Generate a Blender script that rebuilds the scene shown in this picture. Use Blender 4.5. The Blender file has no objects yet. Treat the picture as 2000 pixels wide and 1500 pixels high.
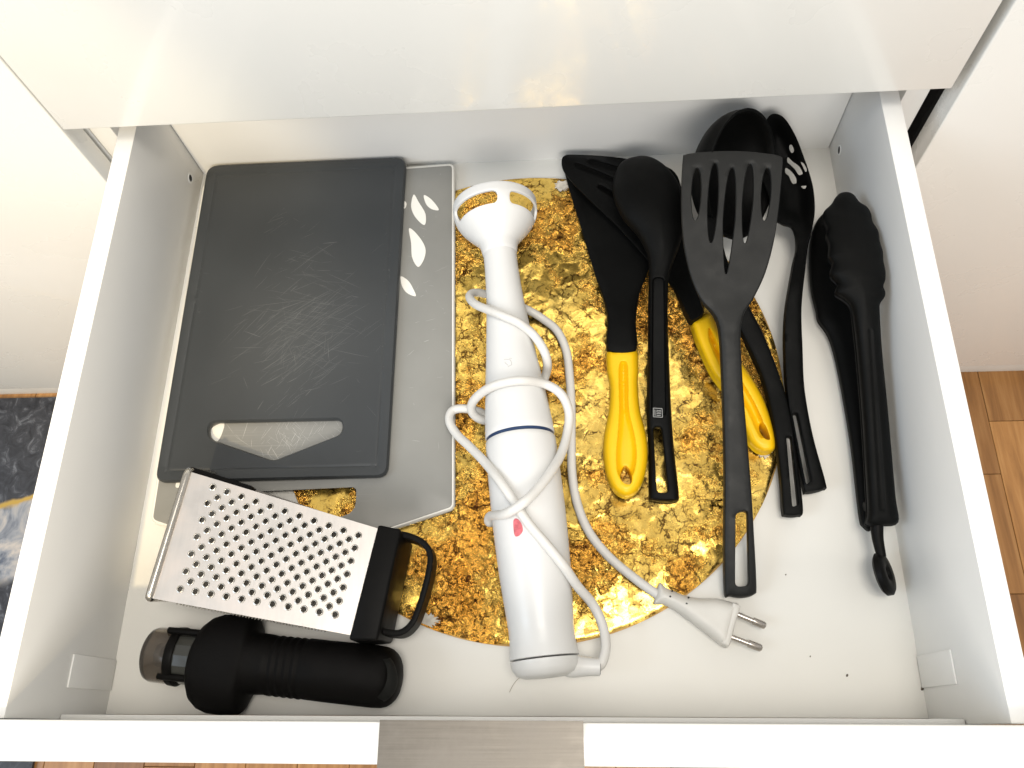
import bpy, bmesh, math, random
import numpy as np
from mathutils import Vector, Matrix
from mathutils.geometry import delaunay_2d_cdt
random.seed(4); rng = np.random.default_rng(4)
S = bpy.context.scene
COL = S.collection

# ------------------------------------------------------------------ camera
PITCH, ROLL, YAW, F = 0.4015, -0.1897, 0.1806, 1616.0
CAM = np.array([0.3072, -0.0075, 0.5604])
def _rot():
    cp, sp, cr, sr, cy, sy = math.cos(PITCH), math.sin(PITCH), math.cos(ROLL), math.sin(ROLL), math.cos(YAW), math.sin(YAW)
    Rx = np.array([[1, 0, 0], [0, cp, -sp], [0, sp, cp]])
    Rz = np.array([[cr, -sr, 0], [sr, cr, 0], [0, 0, 1]])
    Rw = np.array([[cy, -sy, 0], [sy, cy, 0], [0, 0, 1]])
    return Rw @ Rx @ Rz
ROT = _rot()
cd = bpy.data.cameras.new('camera'); cam = bpy.data.objects.new('camera', cd); COL.objects.link(cam)
cd.sensor_width = 36; cd.lens = F / 2000 * 36; cd.clip_start = 0.01; cd.clip_end = 50
M4 = Matrix.Identity(4)
for i in range(3):
    for j in range(3): M4[i][j] = ROT[i, j]
    M4[i][3] = CAM[i]
cam.matrix_world = M4; S.cycles.caustics_reflective = False
S.camera = cam

# ------------------------------------------------------------------ world, lamps, exposure
W_ = bpy.data.worlds.new('World'); S.world = W_; W_.use_nodes = True
bg = W_.node_tree.nodes['Background']; bg.inputs[0].default_value = (1.0, 0.97, 0.93, 1); bg.inputs[1].default_value = 0.43
S.view_settings.view_transform = 'Standard'; S.view_settings.look = 'None'
S.view_settings.exposure = 0.56; S.view_settings.gamma = 1
def lamp(name, kind, loc, target, energy, color, **kw):
    d = bpy.data.lights.new(name, kind); d.energy = energy; d.color = color
    for k, v in kw.items(): setattr(d, k, v)
    o = bpy.data.objects.new(name, d); COL.objects.link(o); o.location = loc
    o.rotation_euler = (Vector(target) - Vector(loc)).to_track_quat('-Z', 'Y').to_euler()
    return o
lamp('ceiling_light', 'AREA', (0.45, -0.12, 1.9), (0.27, 0.2, 0), 12, (1.0, 0.94, 0.85), shape='RECTANGLE', size=0.7, size_y=0.5)
lamp('front_fill_light', 'AREA', (0.45, -1.9, 1.6), (0.30, 0.35, 0.1), 30, (1.0, 0.96, 0.90), shape='RECTANGLE', size=1.4, size_y=0.9)  # fill light added to brighten the upper drawer front
lamp('window_light', 'AREA', (-1.3, -0.5, 1.35), (0.35, 0.25, 0.05), 10, (0.66, 0.82, 1.0), shape='RECTANGLE', size=0.9, size_y=0.9)
lamp('spot_lamp', 'SPOT', (-0.05, -1.35, 1.85), (-0.17, 0.33, 0.0), 95, (1.0, 0.80, 0.48), spot_size=math.radians(15), spot_blend=0.4, shadow_soft_size=0.03)

# ------------------------------------------------------------------ measuring: photo point + known height -> place in the drawer
def ray(px, py):
    px = np.asarray(px, float); py = np.asarray(py, float)
    d = np.stack([(px - 1000) / F, -(py - 750) / F, -np.ones_like(px)], -1)
    return d @ ROT.T
def at(px, py, z):
    d = ray(px, py); s = (np.asarray(z) - CAM[2]) / d[..., 2]
    return CAM + s[..., None] * d
def atx(px, py, x):
    d = ray(px, py); s = (x - CAM[0]) / d[..., 0]; return CAM + s[..., None] * d
def aty(px, py, y):
    d = ray(px, py); s = (y - CAM[1]) / d[..., 1]; return CAM + s[..., None] * d

# ------------------------------------------------------------------ materials
def nm(name):
    m = bpy.data.materials.new(name); m.use_nodes = True
    return m, m.node_tree.nodes, m.node_tree.links, m.node_tree.nodes['Principled BSDF']
def N(nodes, t, **kw):
    n = nodes.new(t)
    for k, v in kw.items():
        if k[0] == '_': setattr(n, k[1:], v)
        else: n.inputs[k.replace('9', ' ')].default_value = v
    return n
def coord(nodes, links, scale=(1, 1, 1), rot=(0, 0, 0), loc=(0, 0, 0), src='Object'):
    tc = nodes.new('ShaderNodeTexCoord'); mp = nodes.new('ShaderNodeMapping')
    mp.inputs['Scale'].default_value = scale; mp.inputs['Rotation'].default_value = rot; mp.inputs['Location'].default_value = loc
    links.new(tc.outputs[src], mp.inputs[0]); return mp.outputs[0]
def ramp(nodes, links, src, stops):
    r = nodes.new('ShaderNodeValToRGB'); e = r.color_ramp.elements
    e[0].position, e[0].color = stops[0][0], tuple(stops[0][1]) + (1,)
    e[1].position, e[1].color = stops[-1][0], tuple(stops[-1][1]) + (1,)
    for p, c in stops[1:-1]:
        x = e.new(p); x.color = tuple(c) + (1,)
    links.new(src, r.inputs[0]); return r.outputs[0]
def mix(nodes, links, fac, a, b, mode='MIX'):
    m = nodes.new('ShaderNodeMix'); m.data_type = 'RGBA'; m.blend_type = mode
    for s, i in ((fac, 0), (a, 6), (b, 7)):
        if isinstance(s, (int, float)): m.inputs[i].default_value = s
        elif isinstance(s, tuple): m.inputs[i].default_value = s + ((1,) if len(s) == 3 else ())
        else: links.new(s, m.inputs[i])
    return m.outputs[2]
def math_(nodes, links, op, a, b=0.0, clamp=False):
    m = nodes.new('ShaderNodeMath'); m.operation = op; m.use_clamp = clamp
    for s, i in ((a, 0), (b, 1)):
        if isinstance(s, (int, float)): m.inputs[i].default_value = s
        else: links.new(s, m.inputs[i])
    return m.outputs[0]
def plain(name, col, rough=0.5, metal=0.0, coat=0.0, var=0.06, vscale=18, bump=0.0, bscale=600, rvar=0.08, spec=0.5, trans=0.0, sss=0.0):
    m, n, l, b = nm(name)
    co = coord(n, l)
    t = N(n, 'ShaderNodeTexNoise', Scale=vscale, Detail=5.0, Roughness=0.6); l.new(co, t.inputs['Vector'])
    lo = tuple(c * (1 - var) for c in col); hi = tuple(min(1, c * (1 + var)) for c in col)
    l.new(ramp(n, l, t.outputs['Fac'], [(0.3, lo), (0.7, hi)]), b.inputs['Base Color'])
    t2 = N(n, 'ShaderNodeTexNoise', Scale=vscale * 2.3, Detail=6.0); l.new(co, t2.inputs['Vector'])
    mr = N(n, 'ShaderNodeMapRange'); mr.inputs[1].default_value = 0.3; mr.inputs[2].default_value = 0.7
    mr.inputs[3].default_value = max(0.02, rough - rvar); mr.inputs[4].default_value = rough + rvar
    l.new(t2.outputs['Fac'], mr.inputs[0]); l.new(mr.outputs[0], b.inputs['Roughness'])
    b.inputs['Metallic'].default_value = metal; b.inputs['Coat Weight'].default_value = coat; b.inputs['Coat Roughness'].default_value = 0.06
    b.inputs['Specular IOR Level'].default_value = spec; b.inputs['Transmission Weight'].default_value = trans
    if sss: b.inputs['Subsurface Weight'].default_value = sss; b.inputs['Subsurface Radius'].default_value = (0.004, 0.003, 0.002); b.inputs['Subsurface Scale'].default_value = 1
    if bump:
        t3 = N(n, 'ShaderNodeTexNoise', Scale=bscale, Detail=3.0); l.new(co, t3.inputs['Vector'])
        bp = N(n, 'ShaderNodeBump', Strength=bump, Distance=0.0004); l.new(t3.outputs['Fac'], bp.inputs['Height']); l.new(bp.outputs[0], b.inputs['Normal'])
    return m
def scratch_mask(n, l, co_specs, lo=0.66, hi=0.74):
    out = None
    for ang, sx, sy, off in co_specs:
        c = coord(n, l, scale=(sx, sy, 1), rot=(0, 0, ang), loc=(off, off * 1.7, 0))
        t = N(n, 'ShaderNodeTexNoise', Scale=1.0, Detail=1.5, Roughness=0.5); l.new(c, t.inputs['Vector'])
        mr = N(n, 'ShaderNodeMapRange'); mr.inputs[1].default_value = lo; mr.inputs[2].default_value = hi; l.new(t.outputs['Fac'], mr.inputs[0])
        out = mr.outputs[0] if out is None else math_(n, l, 'MAXIMUM', out, mr.outputs[0])
    return out
def region(n, l, center, rx, ry, rot=0.0):
    # soft elliptical wear zone on the board
    c = coord(n, l, loc=(0, 0, 0)); v = n.new('ShaderNodeVectorMath'); v.operation = 'SUBTRACT'; l.new(c, v.inputs[0]); v.inputs[1].default_value = (center[0], center[1], 0)
    r = n.new('ShaderNodeVectorRotate'); r.rotation_type = 'Z_AXIS'; r.inputs['Angle'].default_value = rot; l.new(v.outputs[0], r.inputs['Vector'])
    s = n.new('ShaderNodeVectorMath'); s.operation = 'MULTIPLY'; l.new(r.outputs[0], s.inputs[0]); s.inputs[1].default_value = (1 / rx, 1 / ry, 0)
    ln = n.new('ShaderNodeVectorMath'); ln.operation = 'LENGTH'; l.new(s.outputs[0], ln.inputs[0])
    mr = N(n, 'ShaderNodeMapRange'); mr.inputs[1].default_value = 1.0; mr.inputs[2].default_value = 0.25; l.new(ln.outputs['Value'], mr.inputs[0])
    return mr.outputs[0]

M = {}
M['laminate'] = plain('white_laminate', (0.76, 0.755, 0.735), 0.42, var=0.012, vscale=8, bump=0.06, bscale=900)
M['bottom'] = plain('drawer_base_laminate', (0.76, 0.745, 0.70), 0.38, var=0.02, vscale=7, bump=0.05, bscale=1200)
M['gloss'] = plain('white_gloss_lacquer', (0.76, 0.755, 0.72), 0.28, var=0.012, vscale=6, coat=0.35, rvar=0.02)
M['plinth'] = plain('pale_plinth', (0.62, 0.60, 0.56), 0.45)
M['dark'] = plain('dark_void', (0.012, 0.012, 0.012), 0.8)  # flat near-black painted where gaps and holes lie in shade
M['nylon'] = plain('black_nylon', (0.0022, 0.0023, 0.0022), 0.58, bump=0.15, bscale=2500, var=0.15, spec=0.11)
M['nylon_lit'] = plain('lit_black_nylon', (0.0085, 0.0088, 0.0084), 0.52, bump=0.2, bscale=2500, var=0.12, vscale=40, spec=0.3)  # paler copy of the black nylon, painting the light on the top turner
M['black_plastic'] = plain('black_plastic', (0.004, 0.0037, 0.0034), 0.48, bump=0.05, bscale=1500, var=0.2, spec=0.09)
M['rubber'] = plain('black_rubber', (0.0030, 0.0026, 0.0023), 0.6, bump=0.1, bscale=2500, var=0.2, spec=0.10)
M['yellow'] = plain('yellow_plastic', (0.80, 0.475, 0.004), 0.42, var=0.03, vscale=30, spec=0.4)
M['white_plastic'] = plain('white_plastic', (0.68, 0.677, 0.665), 0.34, var=0.015, vscale=25, rvar=0.05)
M['white_cord'] = plain('white_cord_pvc', (0.66, 0.645, 0.615), 0.4, var=0.02, vscale=60)
M['plug_white'] = plain('white_plug_rubber', (0.64, 0.62, 0.575), 0.45, var=0.03, vscale=60)
M['board_white'] = plain('white_board_plastic', (0.80, 0.78, 0.72), 0.4, var=0.02)
M['blue'] = plain('navy_blue_plastic', (0.012, 0.035, 0.10), 0.35)
M['red'] = plain('red_stain', (0.60, 0.13, 0.15), 0.4, var=0.35, vscale=300)
M['pin'] = plain('nickel_pin', (0.48, 0.44, 0.40), 0.25, metal=1.0, var=0.1, vscale=80)
M['smoke'] = plain('smoky_clear_plastic', (0.36, 0.31, 0.26), 0.08, trans=0.9, var=0.03, rvar=0.03)
M['grey_mark'] = plain('pale_print', (0.30, 0.30, 0.29), 0.5)
M['faint_mark'] = plain('moulded_mark', (0.52, 0.51, 0.50), 0.5)
M['crumb'] = plain('dark_crumb', (0.10, 0.08, 0.055), 0.8)
M['hair'] = plain('hair_strand', (0.35, 0.30, 0.24), 0.5)

def mk_brushed(name, col, rough, scale, rot, vs=0.3, smudge=None, metal=1.0):
    m, n, l, b = nm(name)
    t = N(n, 'ShaderNodeTexNoise', Scale=1.0, Detail=4.0); l.new(coord(n, l, scale=scale, rot=(0, 0, rot)), t.inputs['Vector'])
    base = ramp(n, l, t.outputs['Fac'], [(0.25, tuple(c * (1 - vs) for c in col)), (0.75, tuple(min(1, c * (1 + vs)) for c in col))])
    t2 = N(n, 'ShaderNodeTexNoise', Scale=35.0, Detail=5.0, Roughness=0.65); l.new(coord(n, l), t2.inputs['Vector'])
    base = mix(n, l, ramp(n, l, t2.outputs['Fac'], [(0.42, (0, 0, 0)), (0.75, (0.6, 0.6, 0.6))]), base, smudge or tuple(c * 0.7 for c in col))
    l.new(base, b.inputs['Base Color']); b.inputs['Metallic'].default_value = metal
    l.new(ramp(n, l, t2.outputs['Fac'], [(0.3, (rough,) * 3), (0.75, (rough + 0.12,) * 3)]), b.inputs['Roughness'])
    bp = N(n, 'ShaderNodeBump', Strength=0.15, Distance=0.0002); l.new(t.outputs['Fac'], bp.inputs['Height']); l.new(bp.outputs[0], b.inputs['Normal'])
    return m
M['steel'] = mk_brushed('grater_steel', (0.74, 0.705, 0.67), 0.33, (500, 60, 40), 0.25, 0.03, (0.72, 0.62, 0.56))
M['steel_dark'] = mk_brushed('steel_rim', (0.55, 0.52, 0.47), 0.22, (300, 300, 40), 0, 0.1)
M['steel_shaded'] = mk_brushed('shaded_steel_inside', (0.22, 0.21, 0.19), 0.35, (300, 300, 40), 0, 0.1)  # darker copy of the steel, painting the shade inside the grater
M['handle_steel'] = mk_brushed('brushed_handle_steel', (0.150, 0.138, 0.122), 0.40, (20, 900, 20), 0, 0.12, (0.23, 0.212, 0.19))

# gold leaf: crinkled metal, flat bright patches between fine broken wrinkles
def mk_gold():
    m, n, l, b = nm('gold_foil')
    co = coord(n, l)
    warp = N(n, 'ShaderNodeTexNoise', Scale=90.0, Detail=4.0, Roughness=0.65); l.new(co, warp.inputs['Vector'])
    va = n.new('ShaderNodeVectorMath'); va.operation = 'MULTIPLY_ADD'; l.new(warp.outputs['Color'], va.inputs[0]); va.inputs[1].default_value = (0.014, 0.014, 0.014); l.new(co, va.inputs[2])
    big = N(n, 'ShaderNodeTexNoise', Scale=15.0, Detail=9.0, Roughness=0.68); l.new(va.outputs[0], big.inputs['Vector'])
    patch = ramp(n, l, big.outputs['Fac'], [(0.46, (1, 1, 1)), (0.50, (0.06, 0.06, 0.06))])
    fine = N(n, 'ShaderNodeTexNoise', Scale=420.0, Detail=4.0, Roughness=0.7); l.new(va.outputs[0], fine.inputs['Vector'])
    vor = N(n, 'ShaderNodeTexVoronoi', Scale=430.0); l.new(va.outputs[0], vor.inputs['Vector'])
    vor2 = N(n, 'ShaderNodeTexVoronoi', Scale=60.0); l.new(va.outputs[0], vor2.inputs['Vector'])
    edge = N(n, 'ShaderNodeTexVoronoi', Scale=95.0); edge.feature = 'DISTANCE_TO_EDGE'; l.new(va.outputs[0], edge.inputs['Vector'])
    # every flake of leaf lies at its own small tilt
    def tilt(src, k, base):
        v = n.new('ShaderNodeVectorMath'); v.operation = 'SUBTRACT'; l.new(src, v.inputs[0]); v.inputs[1].default_value = (0.5, 0.5, 0.5)
        sc = n.new('ShaderNodeVectorMath'); sc.operation = 'SCALE'; l.new(v.outputs[0], sc.inputs[0])
        if isinstance(k, float): sc.inputs['Scale'].default_value = k
        else: l.new(k, sc.inputs['Scale'])
        a = n.new('ShaderNodeVectorMath'); a.operation = 'ADD'; l.new(base, a.inputs[0]); l.new(sc.outputs[0], a.inputs[1])
        nn = n.new('ShaderNodeVectorMath'); nn.operation = 'NORMALIZE'; l.new(a.outputs[0], nn.inputs[0]); return nn.outputs[0]
    geo = n.new('ShaderNodeNewGeometry')
    nr = tilt(vor2.outputs['Color'], 0.15, geo.outputs['Normal'])
    nr = tilt(vor.outputs['Color'], math_(n, l, 'MULTIPLY', patch, 0.75), nr)
    h = math_(n, l, 'MULTIPLY', fine.outputs['Fac'], patch)
    bp = N(n, 'ShaderNodeBump', Strength=0.65, Distance=0.0014); l.new(h, bp.inputs['Height']); l.new(nr, bp.inputs['Normal']); l.new(bp.outputs[0], b.inputs['Normal'])
    tint = ramp(n, l, big.outputs['Fac'], [(0.34, (0.74, 0.33, 0.045)), (0.45, (1.0, 0.52, 0.09)), (0.50, (1.0, 0.65, 0.14)), (0.60, (1.0, 0.70, 0.18))])  # patch tint paints in how brightly the leaf reflects
    deep = N(n, 'ShaderNodeTexNoise', Scale=210.0, Detail=7.0, Roughness=0.8); l.new(va.outputs[0], deep.inputs['Vector'])
    dm = math_(n, l, 'MULTIPLY', ramp(n, l, deep.outputs['Fac'], [(0.535, (0, 0, 0)), (0.565, (1, 1, 1))]), ramp(n, l, big.outputs['Fac'], [(0.42, (1, 1, 1)), (0.52, (0.12, 0.12, 0.12))]))
    edge2 = N(n, 'ShaderNodeTexVoronoi', Scale=250.0); edge2.feature = 'DISTANCE_TO_EDGE'; l.new(va.outputs[0], edge2.inputs['Vector'])
    e1 = ramp(n, l, edge.outputs['Distance'], [(0.02, (1, 1, 1)), (0.07, (0, 0, 0))])
    e2 = math_(n, l, 'MULTIPLY', ramp(n, l, edge2.outputs['Distance'], [(0.03, (1, 1, 1)), (0.10, (0, 0, 0))]), ramp(n, l, deep.outputs['Fac'], [(0.47, (0, 0, 0)), (0.53, (0.9, 0.9, 0.9))]))
    e1 = math_(n, l, 'MAXIMUM', e1, e2)
    ck = math_(n, l, 'MULTIPLY', e1, ramp(n, l, warp.outputs['Fac'], [(0.44, (0, 0, 0)), (0.54, (0.9, 0.9, 0.9))]))
    colr = mix(n, l, math_(n, l, 'MAXIMUM', dm, ck), tint, (0.080, 0.026, 0.007))  # brown cracks also paint in the shade and dark reflections of crevices
    l.new(colr, b.inputs['Base Color']); b.inputs['Metallic'].default_value = 1.0
    l.new(ramp(n, l, fine.outputs['Fac'], [(0.3, (0.18,) * 3), (0.7, (0.30,) * 3)]), b.inputs['Roughness'])
    return m
M['gold'] = mk_gold()
M['gold_edge'] = plain('gold_card_edge', (0.55, 0.33, 0.10), 0.5, metal=0.4, var=0.3, vscale=120)
M['bare'] = plain('bare_backing', (0.56, 0.52, 0.45), 0.4, var=0.25, vscale=200, bump=0.4, bscale=500)

# ------------------------------------------------------------------ object helpers
ROOT = {}
def tag(o, label=None, cat=None, group=None, kind=None):
    if label: o['label'] = label
    if cat: o['category'] = cat
    if group: o['group'] = group
    if kind: o['kind'] = kind
    return o
def thing(name, label, cat, loc, group=None):
    o = bpy.data.objects.new(name, None); o.empty_display_size = 0.02; COL.objects.link(o)
    o.location = Vector(loc); ROOT[o.name] = np.array(loc, float)
    return tag(o, label, cat, group)
def obj(name, V, Fc, mat, parent=None, smooth=True, sharp=40, kind=None):
    V = np.asarray(V, float)
    base = ROOT[parent.name] if parent is not None else np.zeros(3)
    me = bpy.data.meshes.new(name); me.from_pydata((V - base).tolist(), [], [list(map(int, f)) for f in Fc])
    bm = bmesh.new(); bm.from_mesh(me); bmesh.ops.recalc_face_normals(bm, faces=bm.faces); bm.to_mesh(me); bm.free()
    if smooth:
        me.polygons.foreach_set('use_smooth', [True] * len(me.polygons))
        me.set_sharp_from_angle(angle=math.radians(sharp))
    me.materials.append(mat if not isinstance(mat, str) else M[mat])
    o = bpy.data.objects.new(name, me); COL.objects.link(o)
    if parent is not None: o.parent = parent
    ROOT[o.name] = base
    if kind: o['kind'] = kind
    return o
def hexa(name, P, mat, parent=None, bevel=0.0008, seg=2, kind=None):
    # P: eight corners, bottom four then top four
    bm = bmesh.new(); v = [bm.verts.new(p) for p in P]
    for f in ((3, 2, 1, 0), (4, 5, 6, 7), (0, 1, 5, 4), (1, 2, 6, 5), (2, 3, 7, 6), (3, 0, 4, 7)): bm.faces.new([v[i] for i in f])
    if bevel: bmesh.ops.bevel(bm, geom=bm.edges[:], offset=bevel, segments=seg, profile=0.5, affect='EDGES')
    bm.verts.index_update(); V = [tuple(x.co) for x in bm.verts]; Fc = [[x.index for x in f.verts] for f in bm.faces]; bm.free()
    return obj(name, V, Fc, mat, parent, True, 35, kind)
def box(name, x0, x1, y0, y1, z0, z1, mat, parent=None, bevel=0.0008, seg=2, kind=None):
    return hexa(name, [(x0, y0, z0), (x1, y0, z0), (x1, y1, z0), (x0, y1, z0), (x0, y0, z1), (x1, y0, z1), (x1, y1, z1), (x0, y1, z1)], mat, parent, bevel, seg, kind)
def cr(pts, n=8, closed=True):
    P = np.asarray(pts, float); k = len(P); out = []
    rngk = range(k if closed else k - 1)
    for i in rngk:
        if closed: a, b, c, d = P[(i - 1) % k], P[i], P[(i + 1) % k], P[(i + 2) % k]
        else: a, b, c, d = P[max(i - 1, 0)], P[i], P[i + 1], P[min(i + 2, k - 1)]
        t = (np.arange(n) / n)[:, None]
        out.append(0.5 * (2 * b + (c - a) * t + (2 * a - 5 * b + 4 * c - d) * t ** 2 + (3 * b - a - 3 * c + d) * t ** 3))
    out = np.concatenate(out)
    return out if closed else np.vstack([out, P[-1]])
def rpoly(pts, r, n=6):
    # polygon with rounded corners; r one number or one per corner
    P = np.asarray(pts, float); k = len(P); rs = r if hasattr(r, '__len__') else [r] * k; out = []
    for i in range(k):
        a, b, c = P[i - 1], P[i], P[(i + 1) % k]
        u = (a - b) / np.linalg.norm(a - b); v = (c - b) / np.linalg.norm(c - b)
        q = min(rs[i], 0.49 * np.linalg.norm(a - b), 0.49 * np.linalg.norm(c - b))
        for t in np.linspace(0, 1, n + 1):
            out.append((1 - t) ** 2 * (b + u * q) + 2 * t * (1 - t) * b + t ** 2 * (b + v * q))
    return np.array(out)
def dens(P, d):
    P = np.asarray(P); out = []
    for a, b in zip(P, np.roll(P, -1, 0)):
        L = np.linalg.norm(b - a)
        if L < 1e-6: continue
        k = max(1, int(math.ceil(L / d)))
        out.extend(a + (b - a) * t for t in np.arange(k) / k)
    return np.array(out)
def inside(pts, poly):
    x, y = pts[:, 0], pts[:, 1]; r = np.zeros(len(pts), bool)
    for (x1, y1), (x2, y2) in zip(poly, np.roll(poly, -1, 0)):
        if y1 == y2: continue
        c = ((y1 > y) != (y2 > y)) & (x < (x2 - x1) * (y - y1) / (y2 - y1) + x1)
        r ^= c
    return r
def pdist(pts, poly):
    d = np.full(len(pts), 1e9)
    for a, b in zip(poly, np.roll(poly, -1, 0)):
        ab = b - a; L = (ab ** 2).sum()
        if L < 1e-12: continue
        t = np.clip(((pts - a) @ ab) / L, 0, 1)
        d = np.minimum(d, np.linalg.norm(pts - a - t[:, None] * ab, axis=1))
    return d
def offs(poly, d):
    # shift a closed loop inward (positive d) whatever its direction
    a = np.roll(poly, 1, 0); b = np.roll(poly, -1, 0); t = b - a; t /= np.linalg.norm(t, axis=1)[:, None] + 1e-12
    n = np.stack([-t[:, 1], t[:, 0]], 1)
    area = 0.5 * np.sum(poly[:, 0] * np.roll(poly[:, 1], -1) - np.roll(poly[:, 0], -1) * poly[:, 1])
    return poly + n * d * (1 if area > 0 else -1)
def tri2d(outer, holes, grid, insets=(), edge=None, extra=()):
    edge = edge or grid
    outer = dens(outer, edge); holes = [dens(h, edge * 0.7) for h in holes]
    loops = [(outer, True)] + [(h, True) for h in holes]
    for q in insets:
        loops.append((offs(outer, q), False))
    for q in extra: loops.append((dens(q, edge), False))
    if insets:
        for h in holes: loops.append((offs(h, -insets[0]), False))
    pts, edges, nb = [], [], 0
    for lp, bd in loops:
        if not bd:
            ok = inside(lp, outer)
            for h in holes: ok &= ~inside(lp, h)
            lp = lp[ok]; pts.extend(lp); continue
        s = len(pts); pts.extend(lp); edges += [(s + i, s + (i + 1) % len(lp)) for i in range(len(lp))]; nb = len(pts)
    lo, hi = outer.min(0), outer.max(0)
    gx, gy = np.meshgrid(np.arange(lo[0], hi[0], grid), np.arange(lo[1], hi[1], grid * 0.87)); gx[1::2] += grid / 2
    g = np.stack([gx.ravel(), gy.ravel()], 1); g = g[inside(g, outer)]
    mrg = (max(insets) if insets else 0)
    if len(g):
        k = pdist(g, outer) > 0.55 * grid + mrg * (1 if len(insets) < 3 else 0)
        for h in holes: k &= (pdist(g, h) > 0.5 * grid + (insets[0] if insets else 0)) & ~inside(g, h)
        g = g[k]
    pts.extend(g)
    sc = 1.0 / max(hi - lo)
    V, E, Fc, ov, _, _ = delaunay_2d_cdt([Vector(((p[0] - lo[0]) * sc, (p[1] - lo[1]) * sc)) for p in pts], edges, [], 0, 1e-7)
    V = np.array([(v[0] / sc + lo[0], v[1] / sc + lo[1]) for v in V])
    T = np.array([f for f in Fc]); C = V[T].mean(1)
    k = inside(C, outer)
    for h in holes: k &= ~inside(C, h)
    T = T[k]
    bd = np.array([any(i < nb for i in o) for o in ov])
    cnt = {}
    for t in T:
        for a, b in ((t[0], t[1]), (t[1], t[2]), (t[2], t[0])):
            cnt.setdefault((min(a, b), max(a, b)), []).append((a, b))
    be = [v[0] for v in cnt.values() if len(v) == 1]
    return V, T, bd, be, outer
def solid(name, top, bot, T, be, mat, parent=None, sharp=50, kind=None):
    n = len(top); Fc = [list(t) for t in T] + [[t[2] + n, t[1] + n, t[0] + n] for t in T] + [[b, a, a + n, b + n] for a, b in be]
    return obj(name, np.vstack([top, bot]), Fc, mat, parent, True, sharp, kind)
def sheet(name, outer, holes, zf, thick, mat, parent=None, grid=10, bev=2.5, bz=0.0008, insets=None, edge=None, sharp=50, extra=()):
    """A moulded piece measured from the photo: outline and holes in photo points, zf(P, d) gives the height of its top."""
    V, T, bd, be, out = tri2d(np.asarray(outer, float), [np.asarray(h, float) for h in holes], grid, insets if insets is not None else ((bev,) if bev else ()), edge, extra)
    d = pdist(V, out)
    z = zf(V, d) * np.ones(len(V))
    top = at(V[:, 0], V[:, 1], z); th = thick(V, d) if callable(thick) else thick
    bot = top.copy(); bot[:, 2] -= th
    top[bd, 2] -= bz; bot[bd, 2] += bz
    return solid(name, top, bot, T, be, mat, parent, sharp)
def flat(z): return lambda P, d: z
def prof(pts):
    ys = np.array([p[0] for p in pts], float); zs = np.array([p[1] for p in pts], float)
    def f(y):
        return (np.interp(y - 12, ys, zs) + np.interp(y, ys, zs) * 2 + np.interp(y + 12, ys, zs)) / 4
    return f
def sstep(x, a, b):
    t = np.clip((x - a) / (b - a), 0, 1); return t * t * (3 - 2 * t)
def groove(P, poly, soft):
    """1 well inside poly, 0 outside, easing over `soft` points."""
    ins = inside(P, poly); d = pdist(P, poly); return np.where(ins, sstep(d, 0, soft), 0)
def gl(poly, *ds): return [offs(dens(poly, 4), q) for q in (-1.0, 0.5) + ds]
def dome(d, w, h):
    q = np.clip(d / w, 0, 1); return h * np.sqrt(np.clip(1 - (1 - q) ** 2, 0, 1))
def frames(P):
    P = np.asarray(P, float); t = np.gradient(P, axis=0); t /= np.linalg.norm(t, axis=1)[:, None] + 1e-12
    u = np.cross(t[0], (0, 0, 1.0))
    if np.linalg.norm(u) < 1e-3: u = np.array([1.0, 0, 0])
    U = []
    for k in t:
        u = u - k * (u @ k); u /= np.linalg.norm(u); U.append(u)
    U = np.array(U); return t, U, np.cross(U, t)
def tube(name, path, r, mat, parent=None, n=14, sub=8, caps=True, flatten=1.0):
    P = cr(path, sub, closed=False) if sub > 1 else np.asarray(path, float)
    if not np.isscalar(r): r = np.interp(np.linspace(0, 1, len(P)), np.linspace(0, 1, len(r)), r)
    r = np.ones(len(P)) * r
    t, U, B = frames(P); a = np.linspace(0, 2 * np.pi, n, endpoint=False)
    V = (P[:, None] + r[:, None, None] * (np.cos(a)[None, :, None] * U[:, None] + flatten * np.sin(a)[None, :, None] * B[:, None])).reshape(-1, 3)
    Fc = [[i * n + j, i * n + (j + 1) % n, (i + 1) * n + (j + 1) % n, (i + 1) * n + j] for i in range(len(P) - 1) for j in range(n)]
    if caps: Fc += [list(range(n))[::-1], [(len(P) - 1) * n + j for j in range(n)]]
    return obj(name, V, Fc, mat, parent)
def loft(name, A, axis, prof_, mat, parent=None, n=56, up=(0, 0, 1), p=2.0, ends=True, squash=None, sharp=38, frm=None):
    """Rings along `axis` from A: prof_ rows are (distance, half width, half height)."""
    ax = np.asarray(axis, float); ax = ax / np.linalg.norm(ax); upv = np.array(up, float); upv -= ax * (upv @ ax); upv /= np.linalg.norm(upv); s = np.cross(ax, upv)
    a = np.linspace(0, 2 * np.pi, n, endpoint=False); c, q = np.cos(a), np.sin(a)
    c = np.sign(c) * np.abs(c) ** (2 / p); q = np.sign(q) * np.abs(q) ** (2 / p)
    V = []
    for row in prof_:
        d, w, h = row[0], row[1], row[2]; dz = row[3] if len(row) > 3 else 0; ds = row[4] if len(row) > 4 else 0
        V.append(np.asarray(A) + ax * d + upv * dz + s * ds + w * c[:, None] * s + h * q[:, None] * upv)
    V = np.concatenate(V); k = len(prof_)
    Fc = [[i * n + j, i * n + (j + 1) % n, (i + 1) * n + (j + 1) % n, (i + 1) * n + j] for i in range(k - 1) for j in range(n)]
    if ends: Fc += [list(range(n))[::-1], [(k - 1) * n + j for j in range(n)]]
    return obj(name, V, Fc, mat, parent, True, sharp)
def copy_part(src, name_parent, M_):
    o = src.copy(); COL.objects.link(o); o.parent = name_parent; ROOT[o.name] = ROOT[name_parent.name]; o.matrix_local = M_; return o

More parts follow.
